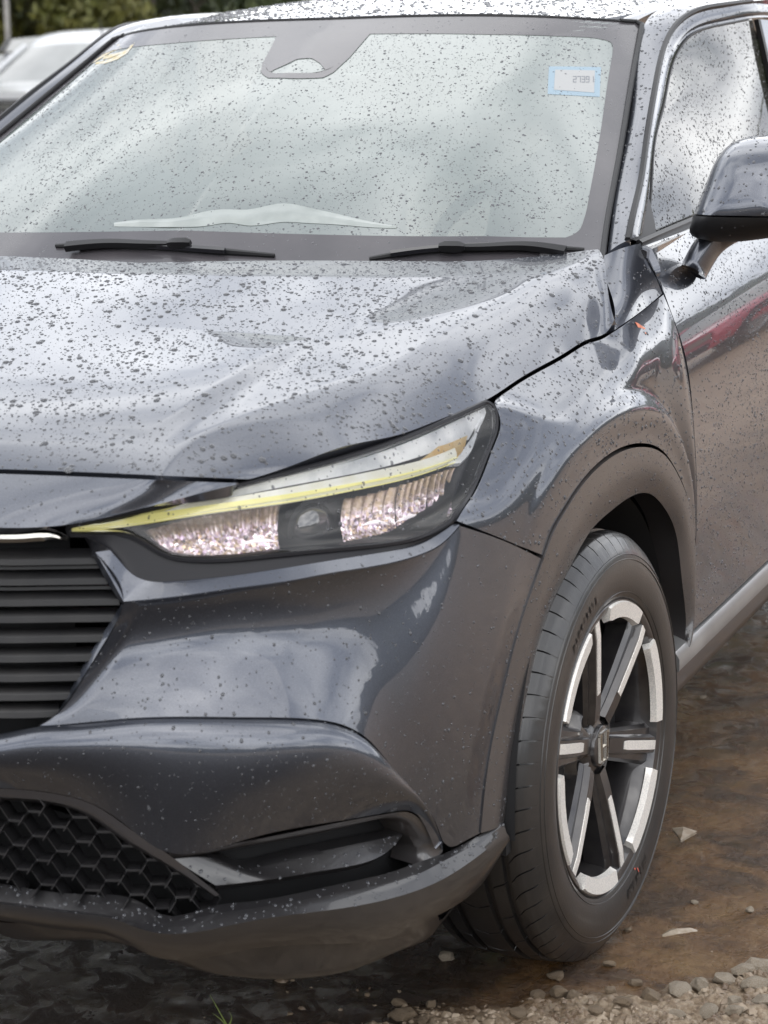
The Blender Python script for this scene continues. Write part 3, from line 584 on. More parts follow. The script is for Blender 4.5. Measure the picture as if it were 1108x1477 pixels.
def build_mirror():
    # housing: outline seen from the front, domed forwards
    y0 = .62; out2 = [(1003, 312), (1006, 300), (1013, 277), (1019, 255), (1028, 229), (1038, 214), (1051, 204), (1068, 199), (1108, 197)]
    P = np.array([at(u, v, Y=.60) for u, v in out2]); low = np.array([at(u, v, Y=.60) for u, v in [(1002, 320), (1000, 332), (1003, 338), (1014, 343), (1055, 348), (1108, 343)]])
    xr = P[:, 0].max()+.075; zt = P[-1, 2]; zb = low[-1, 2]+.004
    right = np.array([(xr-.02, .6, zt-.012), (xr+.005, .6, zt-.05), (xr+.008, .6, (zt+zb)/2-.01), (xr, .6, zb+.012), (xr-.025, .6, zb+.003)])
    loop = np.concatenate([P, right, low[::-1]])
    L = curve(np.vstack([loop, loop[:1]]), 97)[:-1]; c = np.array([(L[:, 0].min()+L[:, 0].max())/2, .6, (zt+zb)/2+.0])
    rings = []
    for r in np.concatenate([np.linspace(.02, .85, 14), [.9, .94, .965, .985, 1., 1.0, .985]]):
        k = len(rings); y = .645-.13*np.sqrt(max(0, 1-r**2.6)) if k < 19 else (.66 if k == 19 else .69)
        q = c+(L-c)*r; q[:, 1] = y+.012*(q[:, 0]-c[0])/.1+.42*(q[:, 2]-c[2]); rings.append(q)
    G = np.stack(rings)
    import bmesh
    p0, p1 = at(1003, 307, Y=.6), at(1108, 309.5, Y=.6); nrm = np.cross(p1-p0, np.array([0, 1, -.02])); nrm = nrm if nrm[2] > 0 else -nrm
    end = G[-1]*.0+c+np.array([0, .10, 0]); G = np.concatenate([G, end[None]])
    for nm, m_, up_ in (('mirror_cap', M['paint'], 1), ('mirror_base', M['black'], 0)):
        mb = MB(); mb.grid(G, closed_u=True); o = mb.build(nm, m_, CAR, angle=50); bm = bmesh.new(); bm.from_mesh(o.data); bmesh.ops.remove_doubles(bm, verts=bm.verts, dist=1e-5)
        bmesh.ops.recalc_face_normals(bm, faces=bm.faces)
        off = nrm/np.linalg.norm(nrm)*(.0012 if up_ else -.0012)
        bmesh.ops.bisect_plane(bm, geom=bm.verts[:]+bm.edges[:]+bm.faces[:], plane_co=Vector(p0+off), plane_no=Vector(nrm), clear_inner=bool(up_), clear_outer=not up_)
        if not up_:
            for v in bm.verts: v.co = Vector(c)+(v.co-Vector(c))*1.012
        bmesh.ops.holes_fill(bm, edges=bm.edges, sides=400); bm.to_mesh(o.data); bm.free(); o.data.set_sharp_from_angle(angle=math.radians(50))
        o2 = o.copy(); o2.data = mirror_mesh(o.data); COL.objects.link(o2)
    Gm = G[:20, np.r_[0:96, 0]]; nm_ = gnormals(Gm); SURF['mirror'] = [(Gm, nm_*np.sign(np.sum(nm_*(Gm-c-np.array([0, .1, 0])), axis=2).mean()))]
    mb = MB(); a = np.array([at(984, 366, X=.815), at(1012, 346, X=.86)]); 
    tq = np.linspace(0, 2*np.pi, 20, endpoint=False); prof = np.stack([.046*np.cos(tq)+.004, 0.025*np.sin(tq)], 1)
    path = curve([at(1000, 392, Y=.60), at(1010, 372, Y=.61), at(1026, 350, Y=.63), (.935, .645, 1.125)], 14)
    mb.sweep(path, np.stack([prof[:, ::-1]*np.array([1., 1.])*k for k in np.linspace(.95, 1.1, 14)]), up=(0, 1, 0)); a_, b_ = mb.build('mirror_stalk', M['paint'], CAR, angle=180), mirror_mb(mb).build('mirror_stalk', M['paint'], CAR, angle=180)
def mirror_mesh(me):
    m2 = me.copy()
    co = np.zeros(len(m2.vertices)*3); m2.vertices.foreach_get('co', co); co = co.reshape(-1, 3); co[:, 0] *= -1; m2.vertices.foreach_set('co', co.ravel()); m2.flip_normals(); return m2
build_mirror()
# ---- wheels
def build_wheel():
    w = empty('wheel', (0, 0, 0), CAR); R = .3455
    # tyre: profile (x outwards, r), grooved tread
    x0 = -.214
    prof = [(-.024, .226), (-.016, .229), (-.009, .2335), (-.003, .238), (.0005, .247), (.003, .259), (.0045, .272), (.0045, .286), (.0020, .301), (-.0035, .3125), (-.0085, .3205), (-.0125, .3262), (-.0160, .3303)]
    tread = [(-.0185, .3323), (-.0205, .3340), (-.0225, .3358), (-.025, .3378), (-.032, .3393), (-.040, .3405), (-.0405, .3405), (-.0420, .3340), (-.0500, .3340), (-.0515, .3414), (-.060, .3424), (-.0715, .3434), (-.072, .3434), (-.0735, .336), (-.083, .336), (-.0845, .3441), (-.095, .3446), (-.107, .3448)]
    half = prof+tread; full = half+[(x0-x, r) for x, r in half[::-1][1:]]
    nb = 62; frac = np.array([0, .045, .062, .2, .36, .52, .68, .84, .95, .983]); sub = len(frac); na = nb*sub
    A = ((np.arange(nb)[:, None]+frac[None])/nb*2*np.pi).ravel(); G = np.zeros((len(full), na, 3)); mod = np.tile(np.arange(sub), nb); blk = np.repeat(np.arange(nb), sub)
    step = 2*np.pi/nb
    for i, (x, r) in enumerate(full):
        xx = x if x > -.107 else x0-x
        sh = np.interp(-xx, [.0075, .0185, .0285, .0405, .0515, .072, .0845, .107], [-.04, .0, .06, .50, .62, .90, 1.05, 1.3])*step*(1 if x > -.107 else 1)
        rr = np.full(na, r)
        if r > .3205 and (-xx <= .0186 or r > .3315):
            dp = np.interp(-xx, [.0100, .0140, .020, .0405, .0515, .072, .0845, .107], [.0015, .004, .0065, .0085, .0065, .003, .0055, .003])
            if -xx <= .0186: dp = np.interp(r, [.3130, .3215, .3303, .3322], [0, .003, .0055, .006])
            sel = (mod <= 1) if -xx < .0415 else (mod <= 1) & (abs(r-.336) > 1e-4) & (abs(r-.3340) > 1e-4) & (blk % 2 == (0 if -xx < .08 else 1))
            if abs(r-.3340) > 1e-4 or x > -.03: rr = np.where(sel, r-dp, rr)
        elif r > .3095: rr = np.where((mod == 4) | (mod == 0), r-.0007, rr)
        else: sh = -.10*step
        G[i] = np.stack([np.full(na, x), np.cos(A+sh)*rr, np.sin(A+sh)*rr], 1)
    low = G[..., 2] < -.336; G[..., 2] = np.where(low, -.336+(G[..., 2]+.336)*.25, G[..., 2])
    mb = MB(); mb.grid(G, closed_u=True); mb.build('tyre', M['rubber'], w, angle=28)
    # raised lettering band and moulding lines on the sidewall
    def sx(r): return np.interp(r, [.226, .229, .2335, .238, .247, .259, .272, .286, .301, .3125, .3205], [-.024, -.016, -.009, -.003, .0005, .003, .0045, .0045, .002, -.0035, -.0085])
    mb = MB()
    for r in (.2455, .2975, .3060):
        P = np.stack([[(sx(r+e)+h, np.cos(a)*(r+e), np.sin(a)*(r+e)) for a in np.linspace(0, 2*np.pi, 160, endpoint=False)] for e, h in ((-.0015, -.001), (-.0007, .0011), (.0007, .0011), (.0015, -.001))])
        mb.grid(P, closed_u=True)
    rnd = random.Random(3)
    def glyph(ang, r0, h_, strokes, wd=.0042, ht=.0022):
        for (ax, ay), (bx, by) in strokes:
            n = 4
            for k in range(n):
                t0, t1 = k/n, (k+1)/n; q = []
                dx, dy = bx-ax, by-ay; l = math.hypot(dx, dy); ox, oy = -dy/l*wd/2/h_, dx/l*wd/2/h_
                for (tt, sg) in ((t0, 1), (t1, 1), (t1, -1), (t0, -1)):
                    px, py = ax+dx*tt+ox*sg, ay+dy*tt+oy*sg; r = r0+py*h_; a = ang-px*h_/r0; q.append((sx(r)+ht, math.cos(a)*r, math.sin(a)*r))
                mb.add(q, [(0, 1, 2, 3)])
    for st, k_ in ((math.radians(132), 9), (math.radians(-58), 8)):          # worn, unreadable raised marks
        for k in range(k_):
            a = rnd.uniform(-.12, .12); q = [((.1+a, 0), (.25+a, 1))]
            if k % 3 != 1: q.append(((.5, rnd.uniform(0, .2)), (.4, rnd.uniform(.8, 1))))
            if k % 2: q.append(((.15, .5), (.45, rnd.uniform(.4, .6))))
            glyph(st-k*.047, .262, .017, q)
    mb.build('sidewall_relief', M['rubber'], w)
    # rim barrel and flange
    pr = [(-.19, .228), (-.18, .210), (-.10, .202), (-.03, .209), (-.006, .222), (-.003, .2300), (-.003, .2335), (-.007, .2365), (-.014, .2375), (-.024, .230)]
    A = np.linspace(0, 2*np.pi, 160, endpoint=False); G = np.stack([np.stack([np.full(160, x), np.cos(A)*r, np.sin(A)*r], 1) for x, r in pr]); rim = MB().grid(G, closed_u=True).build('rim', M['alloy_dark'], w)
    c2 = lambda x, r, a: (x, math.cos(a)*r, math.sin(a)*r)
    # six spokes: deep dark body with a shoulder, machined bar on top; arcs of the ring between them
    rot0 = math.radians(-15)
    for k in range(6):
        a = rot0+k*math.pi/3; er = np.array([0, math.cos(a), math.sin(a)]); et = np.array([0, -math.sin(a), math.cos(a)])
        mb = MB(); rs = np.linspace(.045, .2285, 12); rows = []
        for r in rs:
            f = (r-.045)/.1835; top = np.interp(r, [.045, .075, .13, .195, .229], [-.024, -.019, -.013, -.007, -.0075]); wb = np.interp(f, [0, 1], [.024, .036]); wt = np.interp(f, [0, 1], [.0115, .0125]); dp = np.interp(f, [0, 1], [.035, .055])
            sec = [(-wb, top-dp), (-wb, top-.016), (-wb*.80, top-.0095), (-wt-.0045, top-.0095), (-wt, top), (wt, top), (wt+.0045, top-.0095), (wb*.80, top-.0095), (wb, top-.016), (wb, top-dp)]
            rows.append([er*r+et*t+np.array([x, 0, 0]) for t, x in sec])
        mb.grid(np.array(rows)); mb.build('spoke', M['alloy_dark'], rim, angle=25)
        mb = MB(); rows = []
        for r in np.linspace(.095, .2245, 10):
            top = np.interp(r, [.045, .075, .13, .195, .229], [-.024, -.019, -.013, -.007, -.0075]); wt = .0075*min(1, (r-.085)/.012)
            rows.append([er*r+et*t+np.array([x, 0, 0]) for t, x in [(-wt-.001, top-.003), (-wt, top+.0012), (wt, top+.0012), (wt+.001, top-.003)]])
        G = np.array(rows); mb.grid(G); mb.grid(np.stack([G[0], G[0]-np.array([.003, 0, 0])])); mb.build('spoke_bar', M['alloy'], rim, angle=25)
        mb = MB(); a0, a1 = a+.185, a+math.pi/3-.185; th = np.linspace(a0, a1, 22); rows = []
        for i, t in enumerate(th):
            e = .0035*max(0, 1-min(i, 21-i)/2)
            rows.append([c2(-.012, .2045, t), c2(-.0015, .206+e, t), c2(.0010, .2300-e*.3, t), c2(-.004, .2320, t), c2(-.02, .220, t)])
        G = np.array(rows); mb.grid(G); [mb.f.append(q) for q in (tuple(range(mb.n-5, mb.n)), tuple(range(mb.n-110, mb.n-105)))]; mb.build('rim_arc', M['alloy'], rim, angle=25)
    # hub with five bolt wells and the badge cap
    A = np.linspace(0, 2*np.pi, 100, endpoint=False); hub = MB(); rows = []
    for x, r in [(-.08, .088), (-.045, .080), (-.033, .072), (-.030, .060), (-.029, .04), (-.027, .034), (-.021, .0325), (-.0195, .030)]:
        rr = np.full(100, r); xx = np.full(100, x)
        if .035 < r < .075:
            for b in range(5):
                d = np.abs((A-(math.radians(54)+b*2*math.pi/5)+np.pi) % (2*np.pi)-np.pi); xx = xx-.03*np.exp(-(d/.21)**6)*np.exp(-((r-.057)/.013)**6)
        rows.append(np.stack([xx, np.cos(A)*rr, np.sin(A)*rr], 1))
    hub.grid(np.stack(rows), closed_u=True); hub.f.append(tuple(range(hub.n-100, hub.n))); hub.build('hub', M['alloy_dark'], rim)
    mb = MB()
    for b in range(5):
        a = math.radians(54)+b*2*math.pi/5; A6 = np.linspace(0, 2*np.pi, 12, endpoint=False); c = np.array(c2(-.05, .057, a))
        mb = MB()
        for x, r in ((0, .0105),): mb.grid(np.stack([np.stack([np.full(12, c[0]+h), c[1]+np.cos(A6)*r*q, c[2]+np.sin(A6)*r*q], 1) for h, q in ((-.02, 1), (.004, 1), (.006, .8), (.006, .02))]), closed_u=True); mb.build('wheel_bolt', M['gloss_black'], rim)
    # chrome H in its frame
    mb = MB(); hh, ww = .0235, .0185
    fr = [(-ww*.86, -hh), (ww*.86, -hh), (ww, hh*.82), (ww*.8, hh), (-ww*.8, hh), (-ww, hh*.82)]
    tilt = lambda y, z: (y*math.cos(-.0)-z*math.sin(-.0), y*math.sin(-.0)+z*math.cos(-.0))
    def bar(a, b, wd):
        a = np.array(a); b = np.array(b); d = (b-a)/np.linalg.norm(b-a); o_ = np.array([-d[1], d[0]])*wd/2
        V = [(-.0195, *(a+o_)), (-.0195, *(b+o_)), (-.0195, *(b-o_)), (-.0195, *(a-o_)), (-.0155, *(a+o_*.5)), (-.0155, *(b+o_*.5)), (-.0155, *(b-o_*.5)), (-.0155, *(a-o_*.5))]
        mb.add(V, [(0, 1, 5, 4), (1, 2, 6, 5), (2, 3, 7, 6), (3, 0, 4, 7), (4, 5, 6, 7)])
    for i in range(6): bar(fr[i], fr[(i+1) % 6], .0034)
    bar((-ww*.42, -hh), (-ww*.62, hh), .0055); bar((ww*.42, -hh), (ww*.62, hh), .0055); bar((-ww*.5, -.001), (ww*.5, -.001), .005)
    mb.build('badge', M['chrome'], rim, smooth=False)
    # brake disc and calliper behind the spokes
    A = np.linspace(0, 2*np.pi, 60, endpoint=False); mb = MB().grid(np.stack([np.stack([np.full(60, x), np.cos(A)*r, np.sin(A)*r], 1) for x, r in [(-.10, .06), (-.10, .075), (-.115, .08), (-.115, .146), (-.135, .146)]]), closed_u=True); mb.build('brake_disc', M['steel'], w)
    mb = MB(); th = np.linspace(math.radians(-30), math.radians(45), 12); mb.grid(np.stack([[c2(x, r, t) for t in th] for x, r in [(-.13, .16), (-.092, .158), (-.088, .14), (-.088, .105), (-.1, .10)]])); mb.build('brake_calliper', M['alloy_dark'], w)
    mk = mat('tyre_paint_mark', (.45, .09, .06), .6); mb = MB()
    for a_, r_, dr, da in ((math.radians(-67), .252, .012, .012), (math.radians(-69), .246, .005, .02)):
        mb.add([(sx(r)+.0016, math.cos(t)*r, math.sin(t)*r) for r, t in ((r_, a_), (r_+dr, a_+.004), (r_+dr, a_+da), (r_+.003, a_+da))], [(0, 1, 2, 3)])
    mb.build('paint_mark', mk, w)
    return w
WHEEL = build_wheel(); WX = .8690
def copy_tree(o, parent, depth=0):
    c = o.copy(); COL.objects.link(c); c.parent = parent
    for ch in list(o.children): copy_tree(ch, c, depth+1)
    return c
for i, (x, y, rz, flip) in enumerate(((WX, 0, math.radians(-4), 0), (-WX, 0, math.radians(-4), 1), (WX, 2.61, 0, 0), (-WX, 2.61, 0, 1))):
    w = WHEEL if i == 0 else copy_tree(WHEEL, CAR)
    w.location = (x, y, .336); w.rotation_euler = (0, 0, rz+(math.pi if flip else 0))
# ---- grille, chrome bar, lower mesh
def build_grille():
    back = MB()
    # dark wall behind
    Lg = Wc([('s', 0, .845, -.10), ('s', .2, .845, -.10), (0, 762, -.10), (100, 772, -.13)], 40); Bg = Wc([('s', 0, .57, -.07), ('s', .2, .57, -.07), (0, 1068, -.07), (120, 1068, -.09)], 40)
    G = to3(ruled(Lg, Bg, 8)); G = np.concatenate([(G*np.array([-1, 1, 1]))[:, ::-1][:, :-1], G], 1); back.grid(G); car_part('grille_backing', back, M['dark'])
    # inner return of the bumper opening
    e = Wc([(137, 796, -.045)]+GRL, 60); i_ = e.copy(); i_[:, 2] -= .05; mb = MB(); mb.grid(to3(np.stack([e, i_]))); both('grille_edge', mb, M['black'], CAR)
    # slats, one sweep each across the whole width
    rows = [(805, 141, .016), (834, 156, .016), (864, 173, .016), (888, 168, .012), (917, 154, .012), (945, 137, .012), (973, 121, .012), (1000, 105, .012), (1025, 86, .012)]
    sub_rows = [(819, 148, .006), (849, 164, .006)]
    for k, (v, ur, dp) in enumerate(rows+sub_rows):
        d0 = np.interp(v, [790, 868, 1050], [-.052, -.042, -.012]); a = W(0, v, d0); r = W(ur-1, v-1.5, d0-.006); r[2] -= .0; m_ = W(60, v-.3, d0)
        z0 = a[1]+.002
        P = W3([('s', 0, z0+.001, d0+.002), ('s', .18, z0+.001, d0+.002), ('s', a[0], a[1], d0), ('s', m_[0], m_[1], d0-.001), ('s', r[0], r[1], d0-.008)], 50); P = np.concatenate([(P*np.array([-1, 1, 1]))[::-1][:-1], P])
        if dp > .01: h = .0088; sec = [(.0, 0), (.0015, -.0015), (.003, -h), (.0, -h-.001), (-.026, -h+.004), (-.026, .006 if v < 870 else .003), (-.012, .0035)]
        else: h = .004; sec = [(-.008, 0), (-.007, -h), (-.026, -h), (-.026, 0)]
        mb = MB(); mb.sweep(P, [(x, z) for x, z in sec]); mb.build('grille_slat', M['slat'], CAR, angle=30)
    mb = MB(); P = W3(F0([(0, 766, -.052), (40, 765, -.056), (72, 765, -.060), (85, 770, -.062), (98, 777, -.064)]), 90); P = np.concatenate([(P*np.array([-1, 1, 1]))[::-1][:-1], P])
    n = len(P); tp = np.ones(n); tp[:8] = np.linspace(.15, 1, 8); tp[-8:] = np.linspace(1, .15, 8)
    sec = np.array([(-.012, 0), (.0, 0), (.004, -.004), (.005, -.009), (.002, -.0145), (-.01, -.0145)]); S_ = np.stack([sec*np.array([1, q]) for q in tp]); mb.sweep(P, S_); mb.build('chrome_bar', M['chrome'], CAR, angle=30)
    # lower opening: frame, lattice and dark wall
    ou = [(0, 1137, -.008), (90, 1147, -.008), (137, 1162, -.006), (188, 1196, -.004), (238, 1229, 0), (274, 1256, -.004), (316, 1290, -.012)]
    iu = [(0, 1154, -.030), (72, 1160, -.030), (119, 1174, -.028), (180, 1214, -.026), (226, 1241, -.026), (262, 1262, -.024), (307, 1292, -.026)]
    A = Wc([('s', 0, .500, -.007), ('s', .2, .500, -.007)]+ou, 90); B = Wc([('s', 0, .482, -.03), ('s', .2, .482, -.03)]+iu, 90); Cc = B.copy(); Cc[:, 2] -= .05
    mid = A*.45+B*.55; mid[:, 2] = A[:, 2]*.8+B[:, 2]*.2
    G = to3(np.concatenate([ruled(A, mid, 4), ruled(mid, B, 3)[1:], Cc[None]])); G = np.concatenate([(G*np.array([-1, 1, 1]))[:, ::-1][:, :-1], G], 1); mb = MB(); mb.grid(G); car_part('lower_grille_frame', mb, M['clad'])
    # lattice of stretched hexagons
    p0 = W(60, 1204, -.034); pa = W(94.6, 1225.7, -.034); pb = W(31.8, 1217, -.034)
    ax = (p0-pa)[:2]*-1; bx = (pb-p0)[:2]
    hw = np.array([.011, 0]); segs = []; pads = []
    top = Wc([('s', 0, .482, -.03), ('s', .2, .482, -.03)]+iu, 200); zt = lambda s: np.interp(s, top[:, 0], top[:, 1])
    zb_ = Wc([('s', 0, .370, -.03), ('s', .2, .368, -.03), (0, 1276, -.03), (126, 1292, -.03), (199, 1301, -.03), (238, 1320, -.03), (320, 1322, -.03)], 100); zb = lambda s: np.interp(s, zb_[:, 0], zb_[:, 1])
    smax = W(309, 1294, -.03)[0]
    inside = lambda q: -.62 < q[0] < smax+.004 and zb(abs(q[0]))+.004 < q[1] < zt(abs(q[0]))+.012
    mb = MB()
    def seg(a, b, wd):
        n = 3; P = np.array([wall(abs(q[0]), q[1], -.034)*np.array([1 if q[0] >= 0 else -1, 1, 1]) for q in (a, b)])
        mb.sweep(P, [(0, -wd), (.006, -wd*.5), (.006, wd*.5), (0, wd), (-.022, wd*.6), (-.022, -wd*.6)], up=(0, 0, 1))
    nz = []
    for i in range(-14, 15):
        for j in range(-14, 15):
            q = p0[:2]+ax*i+bx*j
            if not (0 < q[0] < smax+.03): continue
            for sg in (1, -1):
                L = lambda dx, dz: np.array([(q[0]+dx)*sg, q[1]+dz])
                if not inside(L(0, 0)*np.array([sg, 1])): continue
                seg(L(-.0095, 0), L(.0095, 0), .0032)
                for w_, s0 in ((ax, 1), (bx, -1)):
                    q2 = q+w_
                    seg(L(.0095*s0, 0), np.array([(q2[0]-.0095*s0)*sg, q2[1]]), .0011)
                    q3 = q-w_
                    if not inside(q3): seg(L(-.0095*s0, 0), np.array([(q3[0]+.0095*s0)*sg, q3[1]]), .0014)
    tag(mb.build('lower_grille_lattice', M['plastic'], CAR, angle=20), kind='stuff')
    A = Wc([('s', 0, .50, -.10), ('s', .2, .5, -.10), (0, 1137, -.10), (238, 1210, -.09), (330, 1240, -.09)], 40); B = Wc([('s', 0, .35, -.10), ('s', .2, .35, -.10), (0, 1310, -.10), (238, 1340, -.09), (330, 1340, -.09)], 40)
    G = to3(ruled(A, B, 5)); G = np.concatenate([(G*np.array([-1, 1, 1]))[:, ::-1][:, :-1], G], 1); mb = MB(); mb.grid(G); car_part('lower_grille_backing', mb, M['dark'])
build_grille()
# ---- fog lamp pocket, lower lip, skirt
def build_lip():
    n = 150
    c0 = [('s', 0, .372, -.035), ('s', .2, .370, -.035)]
    L0 = Wc(c0+[(0, 1274, -.035), (126, 1290, -.032), (199, 1299, -.028), (238, 1320, -.012), (310, 1306, -.016), (350, 1301, -.014), (494, 1274, -.012), (567, 1257, -.013), (603, 1244, -.015), (640, 1231, -.010), (693, 1204, -.001), (726, 1186, .004)], n)
    L1 = Wc([('s', 0, .348, -.012), ('s', .2, .347, -.012), (0, 1300, -.012), (110, 1314, -.010), (165, 1322, .0), (215, 1333, .008), (310, 1319, .006), (350, 1313, .006), (494, 1288, .006), (603, 1261, .004), (642, 1241, .003), (700, 1209, .005), (727, 1189, .007)], n)
    L2 = Wc([('s', 0, .344, -.004), ('s', .2, .343, -.004), (0, 1304, -.002), (110, 1318, .0), (165, 1326, .010), (217, 1344, .024), (350, 1331, .026), (494, 1310, .024), (585, 1290, .020), (639, 1268, .015), (700, 1227, .011), (731, 1202, .009)], n)
    L3 = Wc([('s', 0, .318, -.010), ('s', .2, .317, -.010), (0, 1328, -.025), (110, 1343, -.025), (160, 1350, -.018), (217, 1378, -.014), (350, 1371, -.012), (458, 1362, -.012), (567, 1351, -.014), (631, 1321, -.016), (705, 1262, -.012), (730, 1216, -.004)], n)
    L4 = L3.copy(); L4[:, 2] -= .12; L4[:, 1] -= .0
    top = np.concatenate([ruled(L0, L1, 6), ruled(L1, L2, 3)[1:]])
    fr = ruled(L2, L3, 8); b = np.linspace(0, 1, 8)[:, None]; fr[..., 2] += .006*np.sin(np.pi*b)
    G = to3(np.concatenate([top, fr[1:], L4[None]])); K_ = G[:len(top)]
    SURF['lip'] = [(K_, gnormals(K_)*np.sign(gnormals(K_)[..., 2].mean()))]
    G = np.concatenate([(G*np.array([-1, 1, 1]))[:, ::-1][:, :-1], G], 1); mb = MB(); mb.grid(G)
    e = G[:, -1]; mb.grid(np.stack([e, e+np.array([-.08, .03, 0])])); e = G[:, 0]; mb.grid(np.stack([e, e+np.array([.08, .03, 0])]), flip=True)
    car_part('front_lip', mb, M['plastic'], angle=28)
    T_ = Wc([('s', 0, .325, -.05), ('s', .2, .325, -.05), (0, 1330, -.05), (190, 1345, -.045), (217, 1372, -.04), (350, 1366, -.035), (458, 1358, -.034), (567, 1346, -.034), (631, 1318, -.034)], 110)
    B_ = Wc([('s', 0, .29, -.10), ('s', .2, .29, -.10), (0, 1350, -.10), (150, 1362, -.085), (235, 1384, -.085), (325, 1411, -.080), (440, 1415, -.080), (512, 1401, -.080), (581, 1373, -.075), (622, 1350, -.065), (634, 1330, -.055)], 110)
    G = to3(ruled(T_, B_, 8)); G[-1] += np.array([0, .012, 0]); G = np.concatenate([(G*np.array([-1, 1, 1]))[:, ::-1][:, :-1], G], 1); mb = MB(); mb.grid(G); q = G[-1]; mb.grid(np.stack([q, q+np.array([0, .35, .03])])); e = G[:, -1]; mb.grid(np.stack([e, e+np.array([-.1, .06, 0])])); e = G[:, 0]; mb.grid(np.stack([e, e+np.array([.1, .06, 0])])); car_part('air_skirt', mb, M['plastic'])
    # pocket: bezel, back wall, fin
    outer = [(240, 1231, -.002), (350, 1214.5, .002), (494, 1185.5, -.002), (567, 1172.5, -.006), (588, 1171.5, -.007), (606, 1182, -.008), (623, 1203, -.009), (638, 1229, -.011), (624, 1238, -.013), (603, 1246, -.016)]
    inner = [(252, 1240, -.022), (350, 1222, -.022), (494, 1194, -.022), (556, 1181, -.022), (573, 1184, -.024), (583, 1196, -.026), (594, 1213, -.028), (599, 1226, -.028), (600, 1238, -.026), (598, 1247, -.022)]
    A = Wc(outer, 100); B = Wc(inner, 100); mid = A*.5+B*.5; mid[:, 2] = A[:, 2]*.6+B[:, 2]*.4+.002; D = B.copy(); D[:, 2] -= .045
    G = to3(np.concatenate([ruled(A, mid, 3), ruled(mid, B, 4)[1:], D[None]])); mb = MB(); mb.grid(G); both('fog_bezel', mb, M['clad'], CAR)
    A = Wc([(230, 1236, -.065), (350, 1205, -.07), (494, 1178, -.072), (600, 1165, -.075), (640, 1170, -.075)], 30); B = Wc([(300, 1300, -.065), (350, 1318, -.07), (494, 1290, -.072), (600, 1262, -.075), (640, 1255, -.075)], 30)
    mb = MB(); mb.grid(to3(ruled(A, B, 6))); both('fog_backing', mb, M['dark'], CAR)
    up = Wc([(250, 1239, -.006), (318, 1240, -.022), (345, 1250, -.030), (400, 1242, -.030), (458, 1229, -.028), (520, 1216, -.026), (581, 1203, -.034)], 60); lo = Wc([(311, 1277, -.004), (330, 1275.5, -.006), (360, 1272, -.006), (400, 1267, -.006), (458, 1257, -.006), (545, 1237, -.008), (579, 1207, -.030)], 60); un = lo.copy(); un[:, 1] -= .010; un[:, 2] -= .012; bk = up.copy(); bk[:, 2] -= .03
    G = to3(np.concatenate([bk[None], ruled(up, lo, 7), un[None]])); SURF['lip'].append((G[1:8], np.repeat(np.array([[[.25, -.5, .83]]]), 7, 0).repeat(60, 1)))
    mb = MB(); mb.grid(G); both('fog_fin', mb, M['plastic'], CAR)
build_lip()
